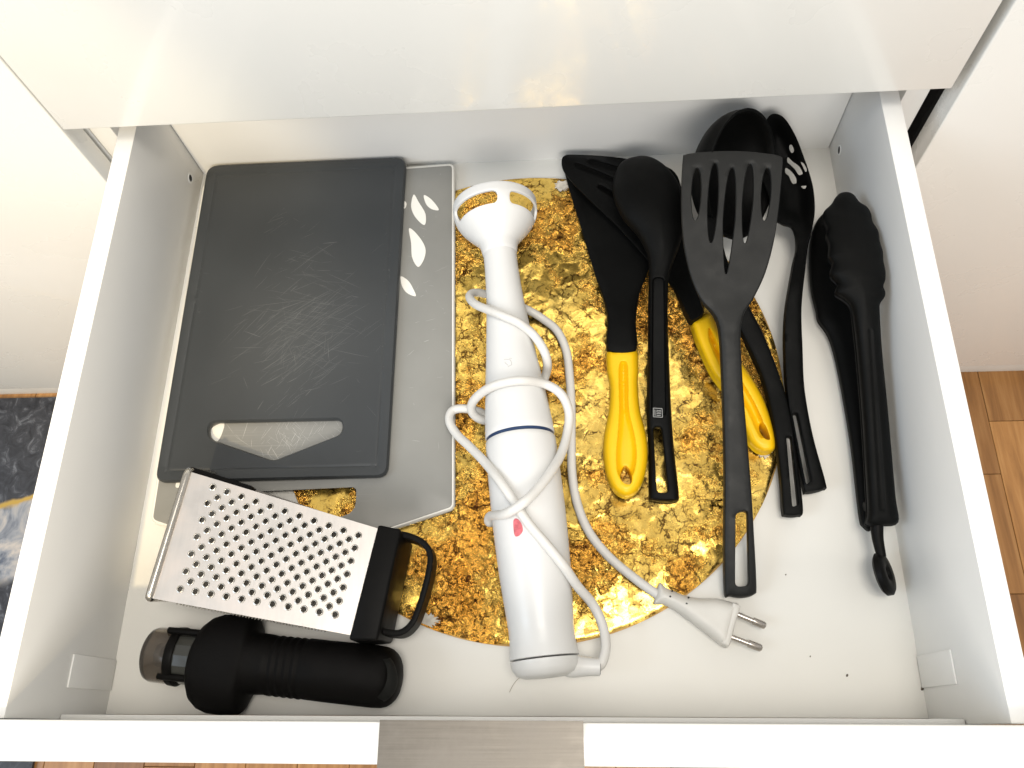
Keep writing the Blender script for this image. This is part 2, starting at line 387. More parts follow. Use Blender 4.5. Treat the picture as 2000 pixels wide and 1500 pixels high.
# ================================================================== SETTING
WD, DD, HH, TK = 0.52, 0.4268, 0.103, 0.013       # drawer inside width, depth, wall height, wall thickness
YF, ZU, XL, XR = 0.3747, 0.1215, -0.0401, 0.5569  # plane of the closed fronts, lower edge and sides of the front above
FZ = -0.360                                       # room floor below the drawer base

def mk_wood():
    m, n, l, b = nm('oak_parquet')
    oi = n.new('ShaderNodeObjectInfo')
    add = n.new('ShaderNodeVectorMath'); add.operation = 'ADD'
    co = coord(n, l); l.new(co, add.inputs[0])
    cm = n.new('ShaderNodeCombineXYZ'); l.new(math_(n, l, 'MULTIPLY', oi.outputs['Random'], 9.0), cm.inputs[0]); l.new(math_(n, l, 'MULTIPLY', oi.outputs['Random'], 5.0), cm.inputs[1]); l.new(cm.outputs[0], add.inputs[1])
    mp = n.new('ShaderNodeMapping'); mp.inputs['Scale'].default_value = (110, 7, 60); l.new(add.outputs[0], mp.inputs[0])
    g = N(n, 'ShaderNodeTexNoise', Scale=1.0, Detail=6.0, Roughness=0.6, Distortion=0.6); l.new(mp.outputs[0], g.inputs['Vector'])
    c = ramp(n, l, g.outputs['Fac'], [(0.25, (0.185, 0.082, 0.023)), (0.5, (0.31, 0.148, 0.045)), (0.78, (0.43, 0.235, 0.088))])
    r = ramp(n, l, oi.outputs['Random'], [(0.0, (0.62, 0.58, 0.55)), (0.5, (1, 1, 1)), (1.0, (1.25, 1.28, 1.32))])
    l.new(mix(n, l, 1.0, c, r, 'MULTIPLY'), b.inputs['Base Color']); b.inputs['Roughness'].default_value = 0.34
    bp = N(n, 'ShaderNodeBump', Strength=0.12, Distance=0.0005); l.new(g.outputs['Fac'], bp.inputs['Height']); l.new(bp.outputs[0], b.inputs['Normal'])
    return m
M['wood'] = mk_wood()
floor = box('floor', -1.1, 1.5, -0.9, 0.9, FZ - 0.05, FZ - 0.004, plain('parquet_joint', (0.06, 0.03, 0.012), 0.8), None, 0, kind='structure')
plank_mesh = {}
px_ = -0.80; col_i = 0
while px_ < 1.10:
    w = 0.0545; y = -0.36 - 0.07 * (col_i * 37 % 5) / 5
    while y < 0.44:
        L = random.choice((0.13, 0.18, 0.24, 0.30))
        key = L
        if key not in plank_mesh:
            o = box('plank', 0, w - 0.0006, 0, L - 0.0006, -0.0037, 0, 'wood', floor, 0.0004, 1); plank_mesh[key] = o.data
        else:
            o = bpy.data.objects.new('plank', plank_mesh[key]); COL.objects.link(o); o.parent = floor
        o.location = (px_, y, FZ + random.uniform(-0.0002, 0.0002)); y += L
    px_ += w; col_i += 1

# kitchen mat on the floor at the left
def mk_marble():
    m, n, l, b = nm('marble_print')
    co = coord(n, l)
    w = N(n, 'ShaderNodeTexNoise', Scale=9.0, Detail=5.0); l.new(co, w.inputs['Vector'])
    sx = n.new('ShaderNodeSeparateXYZ'); l.new(co, sx.inputs[0])
    yy = math_(n, l, 'ADD', sx.outputs['Y'], math_(n, l, 'MULTIPLY', math_(n, l, 'SUBTRACT', w.outputs['Fac'], 0.5), 0.07))
    yy = math_(n, l, 'ADD', yy, math_(n, l, 'MULTIPLY', sx.outputs['X'], -0.18))
    band = N(n, 'ShaderNodeMapRange'); band.inputs[1].default_value = -0.16; band.inputs[2].default_value = 0.16; l.new(yy, band.inputs[0])
    f = N(n, 'ShaderNodeTexNoise', Scale=60.0, Detail=8.0, Roughness=0.7, Distortion=1.0); l.new(co, f.inputs['Vector'])
    darkc = ramp(n, l, f.outputs['Fac'], [(0.35, (0.010, 0.011, 0.015)), (0.55, (0.035, 0.037, 0.045)), (0.72, (0.16, 0.17, 0.19))])
    f2 = N(n, 'ShaderNodeTexNoise', Scale=22.0, Detail=7.0, Roughness=0.6, Distortion=1.6); l.new(co, f2.inputs['Vector'])
    lightc = ramp(n, l, f2.outputs['Fac'], [(0.32, (0.07, 0.09, 0.13)), (0.48, (0.28, 0.29, 0.31)), (0.64, (0.50, 0.45, 0.40)), (0.75, (0.35, 0.33, 0.32))])
    fac = ramp(n, l, band.outputs[0], [(0.22, (0, 0, 0)), (0.26, (1, 1, 1)), (0.50, (1, 1, 1)), (0.515, (0, 0, 0))])
    c = mix(n, l, fac, darkc, lightc)
    vein = ramp(n, l, band.outputs[0], [(0.490, (0, 0, 0)), (0.500, (1, 1, 1)), (0.508, (1, 1, 1)), (0.518, (0, 0, 0))])
    c = mix(n, l, vein, c, (0.45, 0.29, 0.06)); l.new(c, b.inputs['Base Color']); b.inputs['Roughness'].default_value = 0.4
    return m
vy = at(30, 990, FZ + 0.004)
mat_t = thing('kitchen_mat', 'dark marble-patterned floor mat with a gold vein, left of the drawer', 'floor mat', (vy[0], vy[1], FZ))
box('mat_sheet', -0.95, -0.265, -0.32, 0.372, FZ + 0.0006, FZ + 0.005, mk_marble(), mat_t, 0.001)

# centre cabinet and its neighbours
cab = thing('base_cabinet', 'white kitchen base unit behind the open drawer', 'cabinet', (0.258, 0.6, FZ))
cy0 = YF + 0.0225
box('side_panel', XL - 0.0005, XL + 0.0155, cy0, 0.93, FZ + 0.03, 0.36, 'laminate', cab, 0.0006)
box('side_panel', XR - 0.0155, XR + 0.0005, cy0, 0.93, FZ + 0.03, 0.36, 'laminate', cab, 0.0006)
box('back_panel', XL + 0.016, XR - 0.016, 0.92, 0.93, FZ + 0.03, 0.36, 'laminate', cab, 0.0006)
box('base_shelf', XL + 0.016, XR - 0.016, cy0, 0.919, FZ + 0.03, FZ + 0.046, 'laminate', cab, 0.0006)
box('lower_front', XL, XR, YF, YF + 0.019, FZ + 0.026, -0.097, 'gloss', cab, 0.0012)
up = thing('upper_drawer', 'closed glossy white drawer front overhanging the back of the open drawer', 'drawer', (0.258, YF, ZU))
box('front_panel', XL, XR, YF, YF + 0.019, ZU, 0.36, 'gloss', up, 0.0012, 3)
box('drawer_box', 0.0, 0.52, YF + 0.0195, 0.86, ZU + 0.018, ZU + 0.12, 'laminate', up, 0.001)

lx = aty(128, 264, YF)[0]; rx = aty(1880, 175, YF)[0]
lc = thing('left_cabinet', 'glossy white cabinet door left of the drawers, above the dark mat', 'cabinet', (lx - 0.3, YF, FZ))
box('door', lx - 0.595, lx, YF, YF + 0.019, FZ + 0.026, 0.36, 'gloss', lc, 0.0012, 3)
box('side_panel', XL - 0.0175, XL - 0.0015, cy0 - 0.0003, 0.93, FZ + 0.03, 0.36, 'laminate', lc, 0.0006)
box('plinth', lx - 0.62, lx + 0.001, YF + 0.004, YF + 0.018, FZ, FZ + 0.0255, 'plinth', lc, 0.0005)
rc = thing('right_cabinet', 'glossy white cabinet door right of the drawers, above the parquet', 'cabinet', (rx + 0.3, YF, FZ))
box('door', rx, rx + 0.595, YF, YF + 0.019, FZ + 0.026, 0.36, 'gloss', rc, 0.0012, 3)
box('side_panel', rx + 0.008, rx + 0.024, YF + 0.036, 0.93, FZ + 0.03, 0.36, 'dark', rc, 0.0006)  # panel coloured near-black to paint the shaded gap behind the door
box('plinth', rx - 0.001, rx + 0.62, YF + 0.004, YF + 0.018, FZ, FZ + 0.0255, 'plinth', rc, 0.0005)

# ================================================================== OPEN DRAWER
dr = thing('open_drawer', 'white pulled-out kitchen drawer holding boards, blender and utensils', 'drawer', (WD / 2, DD / 2, 0))
box('bottom_panel', -0.004, WD + 0.004, -0.0004, DD + 0.002, -0.010, 0, 'bottom', dr, 0.0004)
bp_ = [o for o in dr.children if o.name.startswith('bottom')][0]
left_w = box('side_panel', -TK, 0, -0.004, DD + 0.012, -0.014, HH, 'laminate', dr, 0.0007)
right_w = box('side_panel', WD, WD + TK, -0.004, DD + 0.012, -0.014, HH, 'laminate', dr, 0.0007)
box('back_panel', 0.0002, WD - 0.0002, DD, DD + 0.012, -0.014, HH - 0.001, 'laminate', dr, 0.0005)
FT = 0.112
fp = box('front_panel', XL, XR, -0.0245, -0.0045, -0.095, FT, 'gloss', dr, 0.0010, 3)
box('front_rail', 0.0005, WD - 0.0005, -0.0041, -0.0012, -0.006, 0.052, 'laminate', dr, 0.0005)
# wrap-over pull
h0 = at(742, 1404, FT + 0.0018)[0]; h1 = at(1139, 1404, FT + 0.0018)[0]
hp = [(-0.0038, FT - 0.006), (-0.0038, FT + 0.0018), (-0.0400, FT + 0.0018), (-0.0412, FT + 0.0006), (-0.0412, FT - 0.016), (-0.0396, FT - 0.016), (-0.0396, FT + 0.0002), (-0.0046, FT + 0.0002), (-0.0046, FT - 0.006)]
k = len(hp)
obj('handle', [(h0, a, b) for a, b in hp] + [(h1, a, b) for a, b in hp], [list(range(k)), [k + i for i in range(k)][::-1]] + [[i, (i + 1) % k, k + (i + 1) % k, k + i] for i in range(k)], 'handle_steel', dr, True, 30)
# screw holes near the back, cover patches near the front
for sx, q, wall in ((0.0, atx(371, 348, 0.0), left_w), (WD, atx(1640, 293, WD), right_w)):
    sgn = 1 if sx == 0 else -1
    loft('screw_hole', (sx + sgn * 0.0002, q[1], q[2]), (sgn, 0, 0), [(0, .0042, .0042), (.0004, .0040, .0040), (.0005, .0030, .0030), (-.004, .0029, .0029)], 'laminate', wall, 20, ends=False)
    loft('hole_shade_disc', (sx - sgn * 0.001 + sgn * 0.0012, q[1], q[2]), (sgn, 0, 0), [(0, .0028, .0028), (.0003, .0028, .0028)], 'dark', wall, 16)  # dark disc painted as the shade inside the hole
for pts, sx, wall in (([(141, 1277), (131, 1343)], 0.0, left_w), ([(1858, 1268), (1871, 1336)], WD, right_w)):
    a, b = [atx(p[0], p[1], sx) for p in pts]; sgn = 1 if sx == 0 else -1
    x0, x1 = sorted((sx, sx + sgn * 0.0012))
    box('cover_patch', x0, x1, min(a[1], b[1]), max(a[1], b[1]), 0.001, (a[2] + b[2]) / 2, 'laminate', wall, 0.0004)
for q in ((1655, 1319, 2.0), (1583, 1282, 1.2), (1802, 1345, 2.6), (1535, 1122, 1.2)):
    c = at(q[0], q[1], 0.0006); r = q[2] / 3000
    loft('speck', c - np.array([0, 0, 0.0005]), (0, 0, 1), [(0, r, r * 1.5), (r * .6, r * .9, r * 1.2), (r, r * .2, r * .3)], 'crumb', bp_, 7, up=(0.6, 1, 0))

# ================================================================== PLACEMAT
A5 = np.array([at(*q, 0.003)[:2] for q in ((970, 1262), (1060, 346), (1517, 880), (900, 1243), (1300, 1190), (1460, 1045), (1130, 1247))])
sol = np.linalg.lstsq(np.c_[2 * A5, np.ones(len(A5))], (A5 ** 2).sum(1), rcond=None)[0]
mc = sol[:2]; mr_ = math.sqrt(sol[2] + mc @ mc)
pm = thing('placemat', 'round crinkled gold foil placemat lying on the drawer base under the blender', 'placemat', (mc[0], mc[1], 0))
from mathutils import noise as mnoise
def foil():
    V, Fc, rings = [(0, 0, 0)], [], 150
    ns = 360
    for i in range(1, rings + 1):
        r = mr_ * i / rings
        for j in range(ns):
            a = 2 * math.pi * j / ns; V.append((r * math.cos(a), r * math.sin(a), 0))
    V = np.array(V); edge_n = np.array([0.0012 * mnoise.noise((math.cos(2 * math.pi * j / ns) * 9, math.sin(2 * math.pi * j / ns) * 9, 0)) for j in range(ns)])
    V[-ns:, :2] *= (1 + edge_n / mr_)[:, None]
    z = np.empty(len(V))
    for i, p in enumerate(V):
        q = Vector((p[0], p[1], 0.3))
        wv = mnoise.noise_vector(q * 35) * 0.008
        a = mnoise.noise((q + wv) * 28) * 0.5 + 0.5
        ridge = 1 - abs(mnoise.noise((q + wv) * 70)) * 2
        ridge2 = 1 - abs(mnoise.noise((q + wv * 1.5) * 120 + Vector((3, 3, 3)))) * 2
        z[i] = 0.0026 + 0.0004 * a + 0.0004 * max(0, ridge) ** 5 + 0.0001 * ridge2 * (0.3 + a)
    z[-ns:] = 0.0022; z[-2 * ns:-ns] = 0.0026
    V[:, 2] = z
    for j in range(ns): Fc.append([0, 1 + j, 1 + (j + 1) % ns])
    for i in range(rings - 1):
        s = 1 + i * ns
        Fc += [[s + j, s + ns + j, s + ns + (j + 1) % ns, s + (j + 1) % ns] for j in range(ns)]
    V[:, 0] += mc[0]; V[:, 1] += mc[1]
    return V, Fc
V, Fc = foil(); obj('foil', V, Fc, 'gold', pm, True, 180)
loft('backing', (mc[0], mc[1], 0.0001), (0, 0, 1), [(0, mr_ - 0.0008, mr_ - 0.0008), (0.0014, mr_ + 0.0006, mr_ + 0.0006), (0.0018, mr_ - 0.0005, mr_ - 0.0005)], 'gold_edge', pm, 220, up=(0, 1, 0))
for cpx, cpy, rx_, ry_ in ((835, 1212, 26, 16), (1412, 1118, 17, 14), (1493, 885, 16, 12), (1098, 362, 16, 12)):
    ang = np.linspace(0, 2 * np.pi, 44, endpoint=False); rr = 0.55 + 0.75 * rng.random(44)
    pl = np.stack([cpx + rx_ * np.cos(ang) * rr * .8, cpy + ry_ * np.sin(ang) * rr * .8], 1)
    w = at(pl[:, 0], pl[:, 1], 0.0042); pl = pl[np.linalg.norm(w[:, :2] - mc, axis=1) < mr_ - 0.0005]
    if len(pl) > 6: sheet('bare_patch', pl, [], flat(0.0043), 0.0006, 'bare', pm, 12, 0, 0)

# ================================================================== CUTTING BOARDS
def mk_board(name, dark_):
    m, n, l, b = nm(name)
    co = coord(n, l)
    if dark_:
        base, line = (0.033, 0.0365, 0.039), (0.30, 0.30, 0.29)
        specs = [(-0.55, 9, 900, 1.1), (-0.70, 14, 1100, 4.2), (0.28, 10, 1000, 7.7), (0.02, 11, 1200, 2.9), (-0.35, 16, 1300, 9.1)]; lo, hi = 0.66, 0.80
    else:
        base, line = (0.235, 0.232, 0.215), (0.46, 0.45, 0.42)
        specs = [(-0.6, 12, 900, 1.1), (0.9, 14, 1000, 4.2), (0.1, 10, 1000, 7.7)]; lo, hi = 0.64, 0.80
    t = N(n, 'ShaderNodeTexNoise', Scale=14.0, Detail=5.0); l.new(co, t.inputs['Vector'])
    c0 = ramp(n, l, t.outputs['Fac'], [(0.3, tuple(c * 0.9 for c in base)), (0.7, tuple(c * 1.1 for c in base))])
    msk = scratch_mask(n, l, specs, lo, hi)
    if dark_:
        a = at(600, 650, 0.017) - BD0; reg = region(n, l, (a[0], a[1]), 0.075, 0.10, 0.3)
    else:
        a = at(560, 860, 0.01) - BL0; reg = region(n, l, (a[0], a[1]), 0.09, 0.12, 0.0)
    reg = math_(n, l, 'MULTIPLY', reg, 0.75 if dark_ else 0.6)
    f = math_(n, l, 'MULTIPLY', msk, math_(n, l, 'MULTIPLY', reg, 0.0 if dark_ else 0.5))
    cmix = mix(n, l, f, c0, line)
    if dark_: cmix = mix(n, l, math_(n, l, 'MULTIPLY', reg, 0.14), cmix, (0.16, 0.16, 0.15))
    l.new(cmix, b.inputs['Base Color']); b.inputs['Specular IOR Level'].default_value = 0.45
    t3 = N(n, 'ShaderNodeTexNoise', Scale=1800.0, Detail=2.0); l.new(co, t3.inputs['Vector'])
    bp = N(n, 'ShaderNodeBump', Strength=0.25 if dark_ else 0.1, Distance=0.0002); l.new(math_(n, l, 'ADD', t3.outputs['Fac'], math_(n, l, 'MULTIPLY', f, -2.0)), bp.inputs['Height']); l.new(bp.outputs[0], b.inputs['Normal'])
    b.inputs['Roughness'].default_value = 0.42 if dark_ else 0.40
    return m
BL0 = np.append(at(590, 680, 0)[:2], 0.0032); BD0 = np.append(at(560, 620, 0)[:2], 0.0104)
ZL, ZD = 0.0100, 0.0158
lb = thing('cutting_board', 'light grey cutting board with white rim and white leaves, under the dark board', 'cutting board', BL0)
o_l = rpoly([(396, 354), (888, 317), (888, 993), (700, 1056), (440, 1068), (292, 1018)], [14, 14, 12, 16, 16, 14])
hole_l = rpoly([(455, 962), (696, 951), (694, 1000), (590, 1032), (470, 1006)], [14, 10, 22, 16, 14])
sheet('base_layer', o_l, [offs(dens(hole_l, 8), -3.5)], flat(ZL - 0.0006), 0.0058, 'board_white', lb, 60, 2.5, 0.0014, edge=14)
sheet('top_layer', offs(dens(o_l, 12), 5.5), [hole_l], flat(ZL), 0.0011, mk_board('grey_board_face', False), lb, 40, 1.2, 0.0002, edge=12)
leaves = ([(808, 380), (818, 395), (831, 418), (829, 439), (812, 425), (803, 404)],
          [(828, 381), (843, 390), (857, 409), (843, 408), (832, 398)],
          [(799, 446), (815, 458), (830, 482), (829, 503), (817, 521), (805, 503), (803, 475)],
          [(783, 540), (797, 548), (806, 562), (812, 578), (795, 572), (785, 558)],
          [(790, 393), (794, 399), (790, 407), (780, 402)],
          [(345, 942), (356, 940), (358, 950), (344, 952)],
          [(414, 836), (437, 826), (434, 845), (424, 862), (412, 852)])
for lf in leaves: sheet('leaf', cr(lf, 6), [], flat(ZL + 0.0003), 0.0004, 'board_white', lb, 12, 0, 0, edge=5)
db = thing('cutting_board', 'dark charcoal cutting board with a scratched face and handle slot, on top', 'cutting board', BD0)
o_d = rpoly([(404, 322), (793, 305), (756, 930), (301, 941)], [20, 20, 22, 22])
hole_d = rpoly([(407, 824), (668, 818), (668, 846), (533, 899), (407, 856)], [16, 14, 16, 10, 16])
sheet('board', o_d, [hole_d], lambda P, d: ZD - 0.0007 * np.exp(-((d - 21) / 2.2) ** 2) - 0.00025 * sstep(d, 23, 27), 0.0054, mk_board('charcoal_board', True), db, 40, insets=(3, 17, 19.5, 21, 22.5, 25, 28), bz=0.0016, edge=12)

def scratches(name, parent, z, zones, mat):
    V, Fc = [], []
    for cx, cy, sx, sy, a0, aw, l0, l1, num in zones:
        for _ in range(num):
            x, y = rng.normal(cx, sx), rng.normal(cy, sy); a = math.radians(rng.normal(a0, aw)); L = rng.uniform(l0, l1) * rng.uniform(.4, 1); bend = rng.normal(0, .03)
            k = 5; t = np.linspace(-.5, .5, k); dx, dy = math.cos(a), math.sin(a)
            X = x + L * t * dx - dy * L * bend * (t * t); Y = y + L * t * dy + dx * L * bend * (t * t)
            w = rng.choice([.00005, .00008, .00014], p=[.72, .24, .04]) * (1 - (2 * t) ** 2 * .8)
            C = at(X, Y, z); n_ = np.array([dy, dx, 0.0]); b = len(V)
            for q in range(k): V.append(C[q] + n_ * w[q]); V.append(C[q] - n_ * w[q])
            Fc += [[b + 2 * q, b + 2 * q + 2, b + 2 * q + 3, b + 2 * q + 1] for q in range(k - 1)]
    return obj(name, V, Fc, mat, parent, False, kind='stuff')
M['scratch'] = plain('scratched_grey', (0.13, 0.135, 0.135), 0.6)
M['scratch_light'] = plain('scratched_pale', (0.50, 0.49, 0.46), 0.5)
scratches('scratches', [o for o in db.children if o.name.startswith('board')][0], ZD - 0.00023, [(590, 650, 55, 60, -32, 9, 30, 120, 150), (600, 610, 50, 60, 12, 10, 30, 130, 60), (560, 480, 45, 45, -35, 6, 15, 55, 12), (560, 720, 40, 50, -40, 8, 20, 70, 40), (560, 690, 8, 40, 85, 10, 20, 70, 10),
    (545, 428, 10, 5, -20, 8, 25, 60, 5), (600, 640, 80, 110, -20, 45, 10, 60, 60), (756, 600, 6, 120, -70, 50, 3, 10, 40), (385, 560, 4, 120, -30, 40, 4, 14, 25)], M['scratch'])
scratches('scratches', [o for o in lb.children if o.name.startswith('top')][0], ZL + 0.00003, [(560, 850, 60, 22, -55, 12, 15, 50, 50), (560, 850, 60, 22, 50, 14, 15, 50, 50), (840, 600, 25, 150, -10, 40, 5, 30, 30)], M['scratch_light'])

# ================================================================== GRATER
GT = np.array([at(370, 921, 0.053), at(741, 1033, 0.045), at(687, 1241, 0.045), at(294, 1168, 0.053)])   # face corners: tl, tr, br, bl
gdir = ((GT[1] + GT[2]) - (GT[0] + GT[3])) / 2; GL = np.linalg.norm(gdir); gdir /= GL
gb = np.array([GT[0] * [1, 1, 0] + [0.002, 0.008, 0.0178], GT[1] * [1, 1, 0] + [0, -0.004, 0.0095], GT[2] * [1, 1, 0] + [0, 0.002, 0.0095], GT[3] * [1, 1, 0] + [-0.004, 0.005, 0.0178]])
gr = thing('box_grater', 'steel box grater with black loop handle lying on its side over the board corner', 'grater', (gb.mean(0)[0], gb.mean(0)[1], 0.0))
def facemap(P):
    u, v = P[:, 0:1], P[:, 1:2]
    return (1 - u) * (1 - v) * GT[0] + u * (1 - v) * GT[1] + u * v * GT[2] + (1 - u) * v * GT[3]
gn = np.cross(GT[1] - GT[0], GT[3] - GT[0]); gn /= np.linalg.norm(gn); gn *= np.sign(gn[2])
def uv_of(px, py):
    w = at(px, py, 0.053 - 0.008 * np.clip((px - 330) / 390, 0, 1)); u, v = 0.5, 0.5
    for _ in range(12):
        p = facemap(np.array([[u, v]]))[0]; e = (w - p)[:2]
        du = (facemap(np.array([[u + 1e-3, v]]))[0] - p)[:2] / 1e-3; dv = (facemap(np.array([[u, v + 1e-3]]))[0] - p)[:2] / 1e-3
        s = np.linalg.solve(np.stack([du, dv], 1), e); u += s[0]; v += s[1]
    return u, v
crn = [uv_of(250 + x / 2.344, 780 + y / 2.344) for x, y in ((390, 403), (1055, 623), (947, 985), (237, 868))]
hc = []
def bil(i, j): return tuple((1 - i) * (1 - j) * np.array(crn[0]) + i * (1 - j) * np.array(crn[1]) + i * j * np.array(crn[2]) + (1 - i) * j * np.array(crn[3]))
for j in range(7):
    for i in range(11): hc.append(bil(i / 10, j / 6))
    if j < 6:
        for i in range(10): hc.append(bil((i + .5) / 10, (j + .5) / 6))
wid = 0.5 * (np.linalg.norm(GT[3] - GT[0]) + np.linalg.norm(GT[2] - GT[1]))
ang = np.linspace(0, 2 * np.pi, 12, endpoint=False); HR = 0.00185
ghole = [np.stack([(u * GL + HR * np.cos(ang)), v * wid + HR * np.sin(ang)], 1) for u, v in hc]
V, T, bd, be, _ = tri2d(np.array([(0, 0), (GL, 0), (GL, wid), (0, wid)]), ghole, 0.006, (), 0.004)
# the hole edge is punched upward on one side
up_ = np.zeros(len(V))
for (u, v), h in zip(hc, ghole):
    rel = V - np.array([u * GL, v * wid]); r = np.linalg.norm(rel, axis=1); on = r < HR * 1.02
    up_[on] = 0.0
UV = V / np.array([GL, wid]); top = facemap(UV) + up_[:, None] * gn; bot = top - gn * 0.0007
face = solid('face_plate', top, bot, T, be, 'steel', gr, 40)
# raised rasp lips, one per hole
NL = 14; ca = np.linspace(0, 2 * np.pi, NL, endpoint=False); Lv = []
for r, h in ((0.0017, -0.0004), (0.00172, 0.00045), (0.0020, 0.00055), (0.00245, 0.0)):
    f = 0.75 + 0.45 * np.cos(ca)
    Lv.append(np.stack([r * np.cos(ca), r * np.sin(ca), (h * f if h > 0 else h + 0 * f) + 0.00005], 1))
Lv = np.concatenate(Lv); Lf = [[a * NL + b, a * NL + (b + 1) % NL, (a + 1) * NL + (b + 1) % NL, (a + 1) * NL + b] for a in range(3) for b in range(NL)]
lipme = None; ex = (GT[1] - GT[0]) * [1, 1, 1]; ex /= np.linalg.norm(ex); ey = np.cross(gn, ex)
for (u, v) in hc:
    if lipme is None:
        lipme = bpy.data.meshes.new('rasp_lip'); lipme.from_pydata(Lv.tolist(), [], Lf); lipme.materials.append(M['steel_dark']); lipme.polygons.foreach_set('use_smooth', [True] * len(lipme.polygons))
    o = bpy.data.objects.new('rasp_lip', lipme); COL.objects.link(o); o.parent = face
    p = facemap(np.array([[u, v]]))[0] - ROOT[gr.name]; th = random.uniform(-0.15, 0.15) + 0.5
    x_ = math.cos(th) * ex + math.sin(th) * ey; y_ = np.cross(gn, x_)
    mm = Matrix.Identity(4)
    for i in range(3): mm[i][0], mm[i][1], mm[i][2], mm[i][3] = x_[i], y_[i], gn[i], p[i]
    o.matrix_local = mm
def plate4(name, a, b, c, d, th, mat):
    n_ = np.cross(b - a, d - a); n_ /= np.linalg.norm(n_); cen = GT.mean(0) * .5 + gb.mean(0) * .5
    if n_ @ (cen - a) < 0: n_ = -n_
    return hexa(name, [a + n_ * th, b + n_ * th, c + n_ * th, d + n_ * th, a, b, c, d], mat, gr, 0.0002, 1)
e_ = gn * 0.0009
sp = plate4('side_plate', GT[3] - e_, GT[2] - e_, gb[2], gb[3], 0.0007, 'steel')
plate4('side_plate', GT[0] - e_, GT[1] - e_, gb[1], gb[0], 0.0007, 'steel')
plate4('back_plate', gb[0], gb[1], gb[2], gb[3], 0.0007, M['steel_shaded'])
# fine punched teeth on the near side
tv, tf = [], []
for r in range(4):
    for i in range(46):
        u = 0.13 + 0.72 * (i + 0.5 * (r % 2)) / 46; v = 0.03 + 0.11 * r
        p = (1 - v) * ((1 - u) * GT[3] + u * GT[2]) + v * ((1 - u) * gb[3] + u * gb[2]) - e_
        outn = np.cross(gdir, np.array([0, 0, 1.0])); outn /= np.linalg.norm(outn)
        if outn[1] > 0: outn = -outn
        k = len(tv); s = 0.0007
        tv += [p + gdir * s, p - gdir * s, p + np.array([0, 0, s]), p - np.array([0, 0, s]), p + outn * 0.0013]
        tf += [[k, k + 2, k + 4], [k + 2, k + 1, k + 4], [k + 1, k + 3, k + 4], [k + 3, k, k + 4]]
obj('fine_teeth', tv, tf, 'steel_dark', gr, False, kind='stuff')
# rolled wire rim round the open end
rim = [GT[0], GT[3], gb[3], gb[0]]; off = -gdir * 0.001
rp = rpoly(np.array([[0, 0], [1, 0], [1, 1], [0, 1]]), 0.06, 4)
def rimpt(q): return (1 - q[0]) * (1 - q[1]) * rim[0] + q[0] * (1 - q[1]) * rim[1] + q[0] * q[1] * rim[2] + (1 - q[0]) * q[1] * rim[3]
path = np.array([rimpt(q) + off for q in dens(rp, 0.08)]); path = np.vstack([path, path[:2]])
tube('wire_rim', path, 0.0026, 'steel_dark', gr, 10, 1)
plate4('foot_shade_strip', GT[0] + np.array([-.001, .0045, -.004]), GT[0] * .68 + GT[1] * .32 + np.array([0, .0035, -.004]), GT[0] * .68 + GT[1] * .32 + np.array([0, .0035, -.012]), GT[0] + np.array([-.001, .0045, -.012]), 0.003, 'black_plastic')  # black plastic foot that also paints the shadow beside the grater
# black end cap
c_in = [at(738, 1024, 0.0485), at(783, 1033, 0.0485), at(737, 1252, 0.0485), at(680, 1250, 0.0485)]
c_bt = [p * [1, 1, 0] + [0, 0, 0.010] for p in c_in]
c_bt[1] = c_bt[1] + np.array([.001, -.002, 0]); c_bt[2] = c_bt[2] + np.array([.001, .002, 0])
hexa('end_cap', [c_bt[3], c_bt[2], c_bt[1], c_bt[0], c_in[3], c_in[2], c_in[1], c_in[0]], 'black_plastic', gr, 0.0018, 3)
zh = 0.032
hp_ = [at(775, 1046, zh), at(805, 1052, zh), at(833, 1067, zh), at(844, 1092, zh), at(838, 1135, zh), at(822, 1190, zh), at(808, 1221, zh), at(786, 1238, zh), at(755, 1236, zh), at(728, 1228, zh)]
P = cr(hp_, 8, closed=False); t_, U_, B_ = frames(P); V, Fc = [], []
for i, p in enumerate(P):
    s = np.cross(t_[i], (0, 0, 1)); s /= np.linalg.norm(s)
    for a, b in ((-.0019, -.0075), (-.0013, -.008), (.0013, -.008), (.0019, -.0075), (.0019, .0075), (.0013, .008), (-.0013, .008), (-.0019, .0075)): V.append(p + s * a + np.array([0, 0, b]))
for i in range(len(P) - 1): Fc += [[i * 8 + j, i * 8 + (j + 1) % 8, (i + 1) * 8 + (j + 1) % 8, (i + 1) * 8 + j] for j in range(8)]
Fc += [list(range(8)), list(range((len(P) - 1) * 8, len(P) * 8))]
obj('loop_handle', V, Fc, 'black_plastic', gr, True, 50)

# ================================================================== BLACK TOOL WITH SMOKY CAP
za = 0.0185
TA = at(292, 1277, za); TB = at(784, 1322, za); tax = TB - TA; TL = np.linalg.norm(tax); tax = tax / TL
def tq(px): return (px - 292) / (784 - 292) * TL
pxm = 492 / TL
bt = thing('gadget', 'black handled gadget with smoky clear cap and wide hand guard, front left corner', 'kitchen tool', (TA + tax * TL / 2) * [1, 1, 0])
r_ = 51 / pxm
capw = r_ * 0.98
loft('clear_cap', TA, tax, [(0.0, r_ * .60, r_ * .60 * .95), (0.0006, r_ * .80, r_ * .78), (0.0022, r_ * .93, r_ * .9), (0.005, r_ * .985, r_ * .95), (tq(352), r_, r_ * .97), (tq(352), r_ * .93, r_ * .90), (0.005, r_ * .91, r_ * .88), (0.003, r_ * .8, r_ * .78), (0.002, r_ * .5, r_ * .5)], 'smoke', bt, 48)
